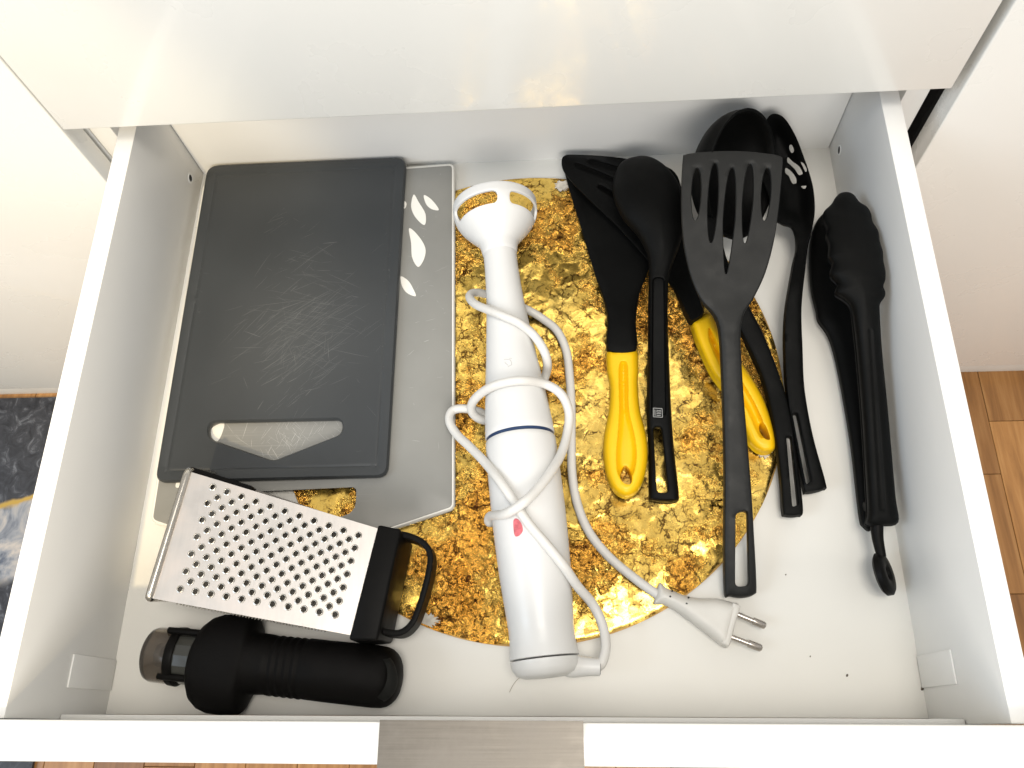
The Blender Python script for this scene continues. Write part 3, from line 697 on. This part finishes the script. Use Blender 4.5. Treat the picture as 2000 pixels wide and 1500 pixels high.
loft('inner_core', TA, tax, [(tq(312), r_ * .35, r_ * .35), (tq(313), r_ * .42, r_ * .42), (tq(330), r_ * .42, r_ * .42), (tq(331), r_ * .60, r_ * .6), (tq(352), r_ * .60, r_ * .6)], plain('grey_core', (0.10, 0.10, 0.095), 0.35), bt, 8, sharp=20)
loft('collar', TA, tax, [(tq(342), r_ * .90, r_ * .90), (tq(344), r_ * 1.04, r_ * 1.0), (tq(356), r_ * 1.06, r_ * 1.02), (tq(360), r_ * 1.0, r_ * .98)], 'black_plastic', bt, 48)
loft('barrel', TA, tax, [(tq(356), r_ * .95, r_ * .92), (tq(405), r_ * .97, r_ * .94)], plain('smoky_barrel', (0.04, 0.041, 0.036), 0.18, spec=0.6), bt, 16, sharp=15)
for dv in (-.75, .85):
    s = np.cross(tax, (0, 0, 1)); s /= np.linalg.norm(s)
    q0 = TA + tax * tq(335) - s * r_ * dv + np.array([0, 0, r_ * .62]); q1 = TA + tax * tq(402) - s * r_ * dv + np.array([0, 0, r_ * .62])
    tube('clip_arm', [q0, (q0 + q1) / 2 + np.array([0, 0, .0008]), q1], 0.0022, 'black_plastic', bt, 10, 6)
# guard and grip: one moulded body
rb = 56 / pxm
prof_g = []
def row(px, ytop, ybot, h, dz=0): # half width and sideways centre from the photo rows measured along the axis
    yc = 1277 + (px - 292) * (1322 - 1277) / 492
    w = (ybot - ytop) / 2 / pxm; ds = ((ytop + ybot) / 2 - yc) / pxm
    prof_g.append((tq(px), w, h, dz, ds))
row(392, 1262, 1318, r_ * 1.0); row(394, 1240, 1352, r_ * 1.1); row(400, 1222, 1366, r_ * 1.18); row(412, 1211, 1377, r_ * 1.16); row(430, 1206, 1384, r_ * 1.2); row(452, 1206, 1387, r_ * 1.2)
row(474, 1207, 1387, r_ * 1.2); row(485, 1208, 1387, r_ * 1.2); row(490, 1211, 1383, r_ * 1.19); row(494, 1220, 1370, r_ * 1.16); row(498, 1232, 1358, r_ * 1.12); row(502, 1240, 1352, rb * 1.0); row(530, 1244, 1352, rb)
for i in range(5):
    a = 545 + i * 14; yt = 1245 + (a - 530) * .10; yb = 1353 + (a - 530) * .11
    row(a - 5, yt, yb, rb * 1.005); row(a - 1.5, yt + 1.2, yb - 1.2, rb * .955); row(a + 1.5, yt + 1.2, yb - 1.2, rb * .955); row(a + 5, yt, yb, rb * 1.005)
for a, f in ((640, 1), (700, 1), (735, 1)):
    row(a, 1245 + (a - 530) * .10, 1353 + (a - 530) * .11, rb)
# rounded closed end
yc0, w0 = 0, 0
ENDF = ((742, 1.0), (752, .975), (762, .92), (770, .82), (776, .70), (781, .52), (784, .32), (785.5, .12))
for a, f in ENDF[1:]:
    c = (1245 + (a - 530) * .10 + 1353 + (a - 530) * .11) / 2; hw = (1353 - 1245 + (a - 530) * .01) / 2 * f
    row(a, c - hw, c + hw, rb * f)
loft('grip', TA, tax, prof_g, 'rubber', bt, 64, p=2.25, sharp=60)
# grey crescent laid over the rounded end
cres = cr([(722, 1270), (748, 1274), (766, 1290), (775, 1315), (775, 1338), (765, 1358), (745, 1372), (705, 1375), (728, 1368), (746, 1350), (756, 1325), (754, 1300), (742, 1282)], 5)
def grip_z(P, d):
    f = np.interp(P[:, 0], [0] + [e[0] for e in ENDF], [1.0] + [e[1] for e in ENDF]); c = 1299 + (P[:, 0] - 530) * .105; w = (54 + (P[:, 0] - 530) * .005)
    q = np.abs((P[:, 1] - c) / w)
    return za + rb * (np.clip(f ** 2.25 - q ** 2.25, 0.02, None)) ** (1 / 2.25) + .0006
sheet('end_crescent', cres, [], grip_z, .0010, plain('grey_crescent', (0.0105, 0.0108, 0.0098), 0.6, spec=0.12), bt, 5, 0, 0)

# ================================================================== HAND BLENDER
zA, zB = 0.0345, 0.0275
BA = at(966, 402, zA); BB = at(1064, 1290, zB)
bax = BB - BA; BLn = np.linalg.norm(bax); bax /= BLn
def axis_at(py, z_):   # where the axis line crosses photo row py
    lo, hi = 0.0, BLn
    for _ in range(40):
        m_ = (lo + hi) / 2; p = BA + bax * m_; q = (p - CAM) @ ROT; y = 750 - F * q[1] / -q[2]
        if y < py: lo = m_
        else: hi = m_
    return lo
rows = [(500, 944, 1011), (520, 945, 1012), (560, 948, 1019), (600, 951, 1029), (650, 951, 1041), (700, 950, 1053), (750, 949, 1066), (800, 950, 1080), (835, 951, 1089), (848, 952, 1092),
        (880, 955, 1099), (930, 959, 1106), (1000, 963, 1113), (1060, 969, 1118), (1120, 975, 1121), (1180, 982, 1121), (1230, 988, 1121), (1262, 993, 1128), (1280, 996, 1138)]
tab = []
for y, a, b in rows:
    d = axis_at(y, 0); z_ = zA + (zB - zA) * d / BLn
    tab.append((d, np.linalg.norm(at(b, y, z_) - at(a, y, z_)) / 2 * 0.965))
tab = np.array(tab)
def rad(d): return np.interp(d, tab[:, 0], tab[:, 1])
bl = thing('hand_blender', 'white stick hand blender wrapped in its own cord, lying on the gold mat', 'hand blender', (BA + bax * BLn / 2) * [1, 1, 0])
d0 = axis_at(497, 0); dr_ = axis_at(856, 0); de = axis_at(1284, 0)
ds_ = np.linspace(d0, dr_ - 0.0016, 40)
loft('shaft', BA, bax, [(d, rad(d), rad(d)) for d in ds_] + [(dr_ - 0.0010, rad(dr_) * .985, rad(dr_) * .985)], 'white_plastic', bl, 72)
loft('blue_ring', BA, bax, [(dr_ - 0.0026, rad(dr_) * .9, rad(dr_) * .9), (dr_ - 0.0012, rad(dr_) * .965, rad(dr_) * .965), (dr_ + 0.0020, rad(dr_) * .965, rad(dr_) * .965), (dr_ + 0.0026, rad(dr_) * .9, rad(dr_) * .9)], 'blue', bl, 72)
ds_ = np.linspace(dr_ + 0.0020, de, 50)
body = loft('motor_housing', BA, bax, [(dr_ + 0.0014, rad(dr_) * .985, rad(dr_) * .985)] + [(d, rad(d), rad(d)) for d in ds_] + [(de + 0.0002, rad(de) * .97, rad(de) * .97)], 'white_plastic', bl, 72)
rc_ = rad(de)
loft('end_cover', BA, bax, [(de + 0.0010, rc_ * .93, rc_ * .93), (de + 0.0013, rc_ * .985, rc_ * .985), (de + 0.006, rc_ * .95, rc_ * .95), (de + 0.0095, rc_ * .85, rc_ * .85), (de + 0.0115, rc_ * .62, rc_ * .62), (de + 0.012, rc_ * .3, rc_ * .3)], 'white_plastic', bl, 64)
# bell foot with slots, unrolled and wrapped round the axis
rbell = np.linalg.norm(at(1048, 402, zA) - at(885, 402, zA)) / 2
bs = np.array([-0.0005, 0.0, 0.004, 0.008, 0.013, 0.0185, 0.024, 0.0295, 0.0335, d0 + 0.001]); br = np.array([0.985, 1.0, 1.0, .995, .955, .86, .72, .56, .455, rad(d0) / rbell]) * rbell
def bell_map(P, inner):
    a = P[:, 0] / rbell - math.pi / 2; s_ = P[:, 1]; r = np.interp(s_, bs, br)
    r = r - inner
    upv = np.array([0, 0, 1.0]); upv = upv - bax * (upv @ bax); upv /= np.linalg.norm(upv); sd = np.cross(bax, upv)
    if sd[0] > 0: sd = -sd
    return BA + bax * s_[:, None] + r[:, None] * (np.cos(a)[:, None] * sd + np.sin(a)[:, None] * upv)
slots = []
for c0 in (-62, 8 + 18, 0):
    pass
def slot(a0, a1, s0, s1):
    A0, A1 = [(math.radians(x) + math.pi) * rbell for x in (a0, a1)]
    return rpoly([(A0, s0), (A1, s0), (A1, s1), (A0, s1)], 0.0042, 6)
# angle 0 is straight up, measured toward the right
slots = [slot(-74, 7, 0.0075, 0.0165), slot(24, 98, 0.0075, 0.0165)]
V, T, bd, be, _ = tri2d(np.array([(0.0, 0), (2 * math.pi * rbell, 0), (2 * math.pi * rbell, d0 + 0.0005), (0.0, d0 + 0.0005)]), slots, 0.0022, (0.0006,), 0.0022)
tp, btm = bell_map(V, np.where(bd, 0.0003, 0)), bell_map(V, np.where(bd, 0.0019, 0.0022))
solid('bell_foot', tp, btm, T, be, 'white_plastic', bl, 45)
loft('blade', BA, bax, [(0.010, .004, .004), (0.012, .017, .0025), (0.0128, .017, .0025), (0.0145, .004, .004)], 'pin', bl, 24)
def skin(px, py, extra=0.0):
    """Height of the blender's upper surface under a photo point."""
    px, py = np.broadcast_arrays(np.asarray(px, float), np.asarray(py, float)); z = np.full(px.shape, 0.05)
    for _ in range(14):
        w = at(px, py, z); rel = w - BA; d = rel @ bax; foot = BA + d[..., None] * bax
        hor = np.hypot(w[..., 0] - foot[..., 0], w[..., 1] - foot[..., 1]); r = rad(d) + extra
        zz = foot[..., 2] + np.sqrt(np.clip(r ** 2 - hor ** 2, 0, None)); z = 0.5 * z + 0.5 * zz
    return z
st = cr([(1003, 1016), (1010, 1013), (1018, 1022), (1021, 1036), (1014, 1046), (1006, 1047), (1003, 1034)], 6)
sheet('stain', st, [], lambda P, d: skin(P[:, 0], P[:, 1]) + 0.00015, 0.0004, 'red', bl, 6, 0, 0)
for sg in ([(984, 702), (996, 703), (999, 712), (992, 716)], [(986, 708), (992, 713)], [(994, 700), (1000, 700)]):
    q = cr(sg, 4, closed=False); tube('moulded_mark', at(q[:, 0], q[:, 1], skin(q[:, 0], q[:, 1])), 0.00025, 'faint_mark', bl, 6, 1)
# strain relief and cord
zS = 0.0265
s0, s1 = at(1098, 1299, zS), at(1172, 1303, zS)
tube('strain_relief', [s0, s0 * .7 + s1 * .3, s0 * .4 + s1 * .6, s1], [0.0050, 0.0070, 0.0068, 0.0060, 0.0054, 0.0051], 'white_plastic', bl, 24, 6)
loft('relief_bore', s1, s1 - s0, [(-0.002, .0044, .0044), (0.0003, .0044, .0044)], 'dark', bl, 20)
CRD = 0.0031
def O(px, py, lift=0.0): z = float(skin(px, py, CRD + lift)); return at(px, py, z)
def Z(px, py, z): return at(px, py, z)
g = 0.0036 + CRD
cp = [Z(1166, 1303, zS), Z(1176, 1293, zS + .001), Z(1183, 1262, .026), Z(1176, 1218, .024), Z(1156, 1178, .026), Z(1128, 1145, .035), O(1100, 1104, .0004), O(1066, 1062), O(1032, 1022), O(1003, 978), O(975, 938), Z(948, 904, .041), Z(918, 873, .030), Z(892, 848, .022), Z(878, 823, .018),
      Z(882, 804, .016), Z(900, 798, .015), Z(928, 802, .0125), Z(948, 812, .0085), Z(985, 850, .0065), Z(1005, 900, .0052), Z(995, 970, .0055), Z(972, 1012, .012), Z(956, 1020, .022), Z(958, 1008, .032), O(985, 1004, .001), O(1018, 985, .0055), O(1050, 955, .002), O(1078, 918), Z(1097, 884, .040), Z(1108, 845, .0335),
      Z(1111, 805, .034), Z(1096, 770, .041), O(1064, 750), O(1020, 743), O(975, 750), Z(942, 766, .043), Z(922, 788, .031), Z(924, 808, .021), Z(945, 821, .0135), Z(975, 815, .0095), Z(1020, 790, .008), Z(1050, 762, .011), Z(1065, 735, .022), Z(1069, 708, .033), Z(1060, 680, .041), O(1040, 652), O(1012, 630), O(982, 617), O(955, 606), Z(928, 594, .037), Z(917, 580, .028), Z(925, 572, .021), Z(946, 574, .014),
      Z(975, 582, .010), Z(1010, 596, .009), Z(1036, 608, .0095), Z(1062, 624, g), Z(1088, 646, g), Z(1106, 685, g), Z(1113, 740, g), Z(1116, 800, g), Z(1116, 870, g), Z(1118, 930, g), Z(1128, 985, g), Z(1150, 1038, g), Z(1188, 1086, g), Z(1240, 1130, g + .0005), Z(1288, 1164, .0088)]
cord = tube('cord', cp, CRD, 'white_cord', bl, 16, 8)
# two-pin plug
zp = 0.0150
pl_o = cr([(1286, 1142), (1292, 1139), (1301, 1147), (1330, 1160), (1362, 1168), (1400, 1169), (1428, 1176), (1443, 1182), (1437, 1215), (1424, 1262), (1408, 1258), (1380, 1236), (1350, 1213), (1318, 1190), (1296, 1180), (1280, 1180), (1277, 1174)], 5)
def plug_z(P, d):
    return 0.0030 + 0.0048 + dome(d, 20, 0.0078)
pg = sheet('plug', pl_o, [], plug_z, lambda P, d: 0.0035 + 2 * dome(d, 20, 0.0050), 'plug_white', bl, 5, insets=(1.5, 4, 8, 13), bz=0.0003)
fc = rpoly([(1432, 1176), (1447, 1183), (1424, 1262), (1410, 1257)], 3)
sheet('plug_face', fc, [], lambda P, d: 0.0146, 0.0115, 'plug_white', pg, 8, 2.5, 0.0008)
for q in ((1313, 1154), (1309, 1165), (1345, 1167), (1341, 1179)):
    c = at(q[0], q[1], 0.0150)
    loft('vent_dot', c - np.array([0, 0, .001]), (0, 0, 1), [(0, .0006, .0006), (.0014, .0006, .0006)], 'dark', pg, 10, up=(0, 1, 0))
for a, b in (((1440, 1200), (1496, 1223)), ((1428, 1244), (1489, 1267))):
    p0, p1 = at(*a, 0.0085), at(*b, 0.0085); L = np.linalg.norm(p1 - p0)
    loft('pin', p0, p1 - p0, [(0, .0017, .0017), (L * .54, .0017, .0017), (L * .55, .0024, .0024), (L * .92, .0024, .0024), (L * .97, .0019, .0019), (L, .0008, .0008)], 'pin', pg, 18)

# ================================================================== UTENSILS
def px_len(a, b, z): return np.linalg.norm(at(*a, z) - at(*b, z))
# --- 1: solid spatula with yellow handle (left)
t1 = thing('spatula', 'black spatula with upright yellow handle, leftmost of the utensils', 'spatula', at(1210, 640, 0))
h1o = cr([(1100, 318), (1110, 309), (1180, 309), (1262, 330), (1296, 400), (1288, 460), (1266, 528), (1249, 575), (1242, 625), (1241, 684), (1188, 684), (1187, 625), (1180, 586), (1162, 535), (1138, 455), (1112, 370)], 6)
z1 = prof([(300, .0060), (480, .0075), (580, .012), (640, .018), (700, .0195)])
sheet('blade', h1o, [], lambda P, d: z1(P[:, 1]) + dome(d, 16, .0022) * sstep(P[:, 1], 520, 620), lambda P, d: 0.0018 + .006 * sstep(P[:, 1], 540, 640), 'nylon', t1, 11, 2.5, .0006)
yh = cr([(1190, 680), (1240, 680), (1247, 712), (1246, 752), (1250, 800), (1262, 850), (1265, 890), (1259, 930), (1246, 958), (1224, 970), (1200, 958), (1184, 925), (1178, 885), (1180, 848), (1189, 800), (1191, 755), (1185, 715)], 6)
yh[:2, 1] = 680
yg = cr([(1217, 704), (1226, 712), (1228, 750), (1229, 800), (1240, 850), (1244, 890), (1238, 925), (1222, 940), (1206, 925), (1203, 885), (1206, 850), (1209, 800), (1208, 750), (1209, 712)], 6)
yo = cr([(1221, 909), (1230, 918), (1235, 934), (1231, 945), (1220, 944), (1212, 934), (1214, 918)], 6)
zy = prof([(670, .0200), (760, .0215), (860, .0225), (975, .0215)])
sheet('handle', yh, [yo], lambda P, d: zy(P[:, 1]) - .009 + dome(d, 17, .009) - .0022 * groove(P, yg, 3) - .0040 * groove(P, yg, 11), lambda P, d: 0.004 + dome(d, 17, .0125), 'yellow', t1, 4, insets=(1.5, 4, 8), bz=.0003, extra=gl(yg, 2.5, 5, 8))
# --- 2: slotted turner with yellow handle, lying askew under the others
t2 = thing('slotted_turner', 'black slotted turner with slanting yellow handle, half hidden under the charcoal turner', 'slotted turner', at(1350, 600, 0))
h2o = cr([(1097, 312), (1103, 303), (1120, 301), (1180, 304), (1240, 312), (1312, 330), (1334, 380), (1338, 440), (1345, 500), (1356, 550), (1370, 590), (1374, 612), (1352, 627), (1340, 612), (1314, 560), (1270, 512), (1210, 445), (1150, 388), (1112, 348), (1099, 328)], 6)
def sl2(a, b, w):
    a, b = np.array(a, float), np.array(b, float); t = (b - a) / np.linalg.norm(b - a); n_ = np.array([-t[1], t[0]])
    return cr([a, a + t * 6 + n_ * w, (a + b) / 2 + n_ * w * 1.15, b - t * 6 + n_ * w, b, b - t * 6 - n_ * w, (a + b) / 2 - n_ * w * 1.15, a + t * 6 - n_ * w], 4)
z2 = prof([(290, .0160), (400, .0150), (520, .0160), (600, .0200), (640, .0200)])
sheet('head', h2o, [sl2((1122, 320), (1200, 352), 5), sl2((1150, 314), (1235, 338), 5), sl2((1168, 362), (1262, 420), 5)], lambda P, d: z2(P[:, 1]) + .0022 * (1 - sstep(d, 0, 12)) + dome(d, 14, .003) * sstep(P[:, 1], 530, 600), lambda P, d: 0.0024 + .005 * sstep(P[:, 1], 540, 610), 'nylon', t2, 10, 2.2, .0005)
y2 = cr([(1352, 624), (1385, 612), (1402, 640), (1425, 680), (1458, 722), (1488, 772), (1506, 820), (1515, 862), (1510, 880), (1488, 882), (1466, 866), (1452, 835), (1440, 800), (1418, 765), (1390, 728), (1367, 680), (1354, 645)], 6)
y2g = cr([(1384, 640), (1392, 648), (1412, 690), (1440, 728), (1470, 778), (1490, 820), (1496, 848), (1486, 856), (1474, 836), (1458, 800), (1432, 760), (1404, 712), (1384, 664)], 6)
y2o = cr([(1484, 826), (1494, 828), (1502, 846), (1504, 858), (1494, 856), (1484, 842)], 6)
zy2 = prof([(600, .0200), (750, .0215), (890, .0180)])
sheet('handle', y2, [y2o], lambda P, d: zy2(P[:, 1]) - .008 + dome(d, 15, .008) - .002 * groove(P, y2g, 3) - .0036 * groove(P, y2g, 9), lambda P, d: 0.004 + dome(d, 15, .011), 'yellow', t2, 4, insets=(1.5, 4, 8), bz=.0003, extra=gl(y2g, 2.5, 5))
# --- 3: solid spoon
t3 = thing('serving_spoon', 'black solid spoon with rounded bowl face down and narrow grooved handle beside yellow', 'spoon', at(1285, 640, 0))
h3o = cr([(1253, 303), (1283, 311), (1312, 336), (1334, 378), (1340, 424), (1330, 470), (1312, 520), (1305, 560), (1305, 640), (1307, 700), (1311, 800), (1317, 880), (1326, 962), (1323, 978), (1300, 981), (1275, 978), (1268, 968), (1268, 880), (1264, 800), (1266, 700), (1267, 600), (1268, 545), (1266, 500), (1248, 462), (1216, 424), (1199, 385), (1198, 350), (1215, 315)], 6)
h3h = rpoly([(1276, 832), (1293, 832), (1306, 962), (1283, 962)], 8)
h3g = rpoly([(1273, 540), (1299, 540), (1303, 815), (1271, 815)], 12)
z3 = prof([(290, .034), (400, .040), (480, .040), (560, .036), (700, .026), (990, .0125)])
sheet('spoon', h3o, [h3h], lambda P, d: z3(P[:, 1]) - .006 + dome(d, 60, .013) * (1 - sstep(P[:, 1], 430, 540)) + dome(d, 10, .006) * sstep(P[:, 1], 430, 540) - .0030 * groove(P, h3g, 4),
      lambda P, d: 0.0028 + .0035 * sstep(P[:, 1], 450, 540), 'nylon', t3, 5, insets=(1.5, 4), bz=.0006, extra=gl(h3g, 2, 4))
def logo():
    V, Fc = [], []
    def seg(a, b, w):
        a, b = np.array(a, float), np.array(b, float); t = (b - a) / np.linalg.norm(b - a); n_ = np.array([-t[1], t[0]]) * w / 2; k = len(V)
        for p in (a - n_, b - n_, b + n_, a + n_): V.append(at(p[0], p[1], float(z3(np.array([p[1]]))[0]) + .0005))
        Fc.append([k, k + 1, k + 2, k + 3])
    q = [(1276, 797), (1293, 798), (1294, 815), (1276, 814)]
    for i in range(4): seg(q[i], q[(i + 1) % 4], 1.1)
    seg((1279, 800), (1279.4, 812), 1.3)
    for y in (801, 804, 807, 810.5): seg((1282, y), (1286, y + 1.2), 1.2); seg((1286, y + 1.2), (1291, y + .2), 1.2)
    return obj('logo', V, Fc, 'grey_mark', t3, False)
logo()
# --- 4: ladle
t4 = thing('ladle', 'black ladle with deep round bowl behind the charcoal turner, curved handle beneath it', 'ladle', at(1480, 620, 0))
LC = at(1444, 342, 0.048); LR = 0.0460; ln_ = np.array([0.74, -0.46, 0.50]); ln_ /= np.linalg.norm(ln_)
pr = []
for a in np.linspace(0, 84, 14): pr.append((-LR * .62 * math.cos(math.radians(a)), LR * math.sin(math.radians(a)) + 1e-5, LR * math.sin(math.radians(a)) + 1e-5))
pr += [(0.002, LR, LR), (0.0035, LR + .0008, LR + .0008), (0.0038, LR - .0004, LR - .0004), (0.002, LR - .0022, LR - .0022)]
for a in np.linspace(84, 0, 12): pr.append((-(LR - .0025) * .62 * math.cos(math.radians(a)), (LR - .0025) * math.sin(math.radians(a)) + 1e-5, (LR - .0025) * math.sin(math.radians(a)) + 1e-5))
loft('bowl', LC, ln_, pr, 'nylon', t4, 56, up=(0, 1, 0), ends=False, sharp=60)
h4o = cr([(1368, 430), (1396, 424), (1408, 460), (1420, 505), (1440, 556), (1470, 610), (1500, 672), (1530, 755), (1548, 830), (1560, 915), (1569, 996), (1560, 1006), (1536, 1006), (1529, 998), (1525, 940), (1518, 880), (1506, 805), (1488, 735), (1458, 668), (1424, 600), (1396, 530), (1376, 470)], 6)
h4h = rpoly([(1536, 852), (1546, 850), (1560, 985), (1548, 990)], 5)
z4 = prof([(380, .056), (480, .048), (620, .030), (760, .020), (1010, .012)])
sheet('handle', h4o, [h4h], lambda P, d: z4(P[:, 1]) + dome(d, 8, .002), .0065, 'nylon', t4, 8, insets=(1.5, 4), bz=.0006)
# --- 5: skimmer
t5 = thing('skimmer', 'black skimmer spoon with curved slots, behind the turner and left of the tongs', 'skimmer', at(1570, 640, 0))
h5o = cr([(1528, 226), (1552, 260), (1572, 310), (1588, 362), (1592, 410), (1586, 450), (1579, 480), (1574, 520), (1566, 600), (1568, 680), (1572, 760), (1588, 850), (1613, 942), (1610, 954), (1578, 961), (1570, 952), (1556, 880), (1540, 790), (1533, 700), (1534, 610), (1548, 520), (1556, 480), (1548, 446), (1528, 437), (1512, 424), (1504, 390), (1484, 330), (1484, 275), (1502, 226)], 6)
holes5 = [cr([(1543, 281), (1548, 280), (1552, 291), (1547, 298), (1542, 290)], 5),
          cr([(1540, 304), (1549, 312), (1562, 322), (1569, 336), (1561, 341), (1553, 330), (1545, 322), (1538, 315)], 5),
          cr([(1536, 325), (1547, 332), (1556, 345), (1556, 356), (1549, 358), (1544, 350), (1541, 343), (1534, 336)], 5),
          cr([(1564, 314), (1571, 316), (1577, 328), (1574, 335), (1569, 326)], 5),
          cr([(1565, 361), (1576, 360), (1573, 367), (1568, 367)], 5),
          rpoly([(1548, 808), (1558, 804), (1586, 938), (1575, 946)], 5)]
z5 = prof([(215, .054), (236, .042), (264, .027), (310, .016), (420, .012), (470, .024), (560, .034), (700, .024), (965, .012)])
sheet('skimmer', h5o, holes5, lambda P, d: z5(P[:, 1]) + .010 * (1 - sstep(d, 0, 34)) * (1 - sstep(P[:, 1], 430, 490)) + dome(d, 8, .002) * sstep(P[:, 1], 440, 500), lambda P, d: .0026 + .004 * sstep(P[:, 1], 440, 500), 'nylon', t5, 7, insets=(1.5,), bz=.0005, edge=6)
# --- 6: black slotted turner on top, light on it painted as paler nylon
t6 = thing('slotted_turner', 'black slotted turner with broad five-slot blade and long handle, on top of the pile', 'slotted turner', at(1435, 760, 0))
h6o = cr([(1334, 308), (1338, 301), (1360, 297), (1400, 294), (1450, 294), (1500, 299), (1524, 304), (1529, 312), (1527, 345), (1521, 410), (1512, 470), (1496, 530), (1474, 578), (1456, 606), (1449, 630), (1447, 668), (1452, 760), (1460, 860), (1468, 960), (1474, 1060), (1478, 1145), (1474, 1160), (1452, 1166), (1428, 1163), (1416, 1156), (1414, 1060), (1415, 960), (1414, 860), (1411, 760), (1407, 668), (1402, 630), (1392, 610), (1370, 585), (1350, 540), (1336, 480), (1331, 420), (1331, 360)], 6)
def ell(cx, cy, w, h, lean=0, pt=0.0):
    a = np.linspace(0, 2 * np.pi, 26, endpoint=False); y = cy + h * np.sin(a); ww = w * (1 - pt * np.clip(np.sin(a), 0, 1)); return np.stack([cx + ww * np.cos(a) + lean * np.sin(a), y], 1)
s6 = [ell(1360, 378, 9.2, 52, -2, .1), ell(1392.5, 395, 10, 79, -4, .15), ell(1424, 430, 11.5, 105, -6, .45), ell(1460, 396, 10, 78, -5, .25), ell(1496, 378, 9.2, 52, -3, .15),
      rpoly([(1437, 1000), (1460, 994), (1463, 1144), (1436, 1146)], 11)]
z6 = prof([(280, .087), (420, .078), (560, .066), (620, .060), (680, .055), (900, .034), (1170, .010)])
sheet('turner', h6o, s6, lambda P, d: z6(P[:, 1]) + dome(d, 9, .0022) * sstep(P[:, 1], 560, 640), lambda P, d: .0026 + .0034 * sstep(P[:, 1], 560, 640), 'nylon_lit', t6, 9, insets=(1.6, 4), bz=.0007, edge=7)
# --- 7: tongs
t7 = thing('tongs', 'closed black silicone-tipped tongs with pull ring, against the right drawer wall', 'tongs', at(1690, 740, 0))
lo_o = cr([(1600, 425), (1622, 410), (1650, 420), (1690, 480), (1700, 560), (1700, 640), (1700, 760), (1702, 900), (1705, 1026), (1686, 1027), (1678, 1000), (1664, 880), (1648, 780), (1632, 700), (1618, 655), (1598, 625), (1594, 605), (1584, 560), (1581, 500), (1586, 455)], 6)
z7 = prof([(370, .020), (600, .018), (700, .016), (1030, .020)])
sheet('lower_arm', lo_o, [], lambda P, d: z7(P[:, 1]) - .008 + dome(d, 34, .005), lambda P, d: .003 + dome(d, 26, .004), 'nylon', t7, 9, insets=(1.5, 4), bz=.0005)
up_o = cr([(1632, 385), (1642, 376), (1656, 374), (1668, 379), (1679, 393), (1694, 403), (1702, 417), (1705, 432), (1716, 450), (1719, 470), (1725, 490), (1726, 508), (1730, 528), (1730, 545), (1726, 558), (1730, 570), (1728, 580), (1720, 592), (1719, 610), (1724, 690), (1733, 780), (1742, 880), (1750, 970), (1755, 1020), (1722, 1026), (1692, 1024), (1694, 1000), (1690, 920), (1684, 820), (1676, 720), (1668, 640), (1662, 600), (1650, 585), (1633, 573), (1634, 562), (1637, 553), (1625, 540), (1622, 530), (1626, 514), (1619, 500), (1620, 478), (1614, 460), (1616, 446), (1608, 428), (1610, 412), (1624, 398)], 5)
z8 = prof([(370, .066), (430, .072), (480, .077), (540, .077), (590, .072), (640, .062), (700, .054), (780, .047), (880, .040), (1030, .032)])
rid = rpoly([(1694, 640), (1706, 640), (1732, 1000), (1716, 1000)], 6)
sheet('upper_arm', up_o, [], lambda P, d: z8(P[:, 1]) - .009 + dome(d, 50, .008) * (1 - sstep(P[:, 1], 570, 660)) + dome(d, 20, .009) * sstep(P[:, 1], 570, 660) - .0007 * groove(P, rid, 6), lambda P, d: .003 + dome(d, 30, .006), 'nylon', t7, 5, insets=(1.5, 4), bz=.0006, extra=gl(rid, 2.5, 5))
pv = at(1700, 985, 0.024); loft('hinge_pin', pv - np.array([.002, 0, .006]), (1, 0.05, 0), [(0, .003, .003), (.012, .003, .003)], 'black_plastic', t7, 18)
tb = [at(1712, 1012, .022), at(1714, 1050, .020), at(1722, 1088, .019)]
tube('pull_tab', tb, [0.0044, 0.0036, 0.0028], 'black_plastic', t7, 14, 6)
rcn = at(1727, 1121, 0.0150); rn = np.array([0.80, 0.10, 0.55]); rn /= np.linalg.norm(rn)
RO = 0.0135
loft('pull_ring', rcn, rn, [(-.0022, .0042, .0042), (-.003, .0055, .0055), (-.003, RO - .002, RO - .002), (-.0015, RO, RO), (.0015, RO, RO), (.003, RO - .002, RO - .002), (.003, .0055, .0055), (.0022, .0042, .0042), (0, .0036, .0036), (-.0022, .0042, .0042)], 'black_plastic', t7, 40, ends=False, sharp=45)
# --- stray hair below the blender
hq = cr([(995, 1352), (1002, 1338), (1012, 1326), (1026, 1318)], 8, closed=False)
hr = tube('hair', at(hq[:, 0], hq[:, 1], 0.0004), 0.00016, 'hair', None, 5, 1)
tag(hr, 'thin stray hair on the drawer base below the blender end', 'hair')
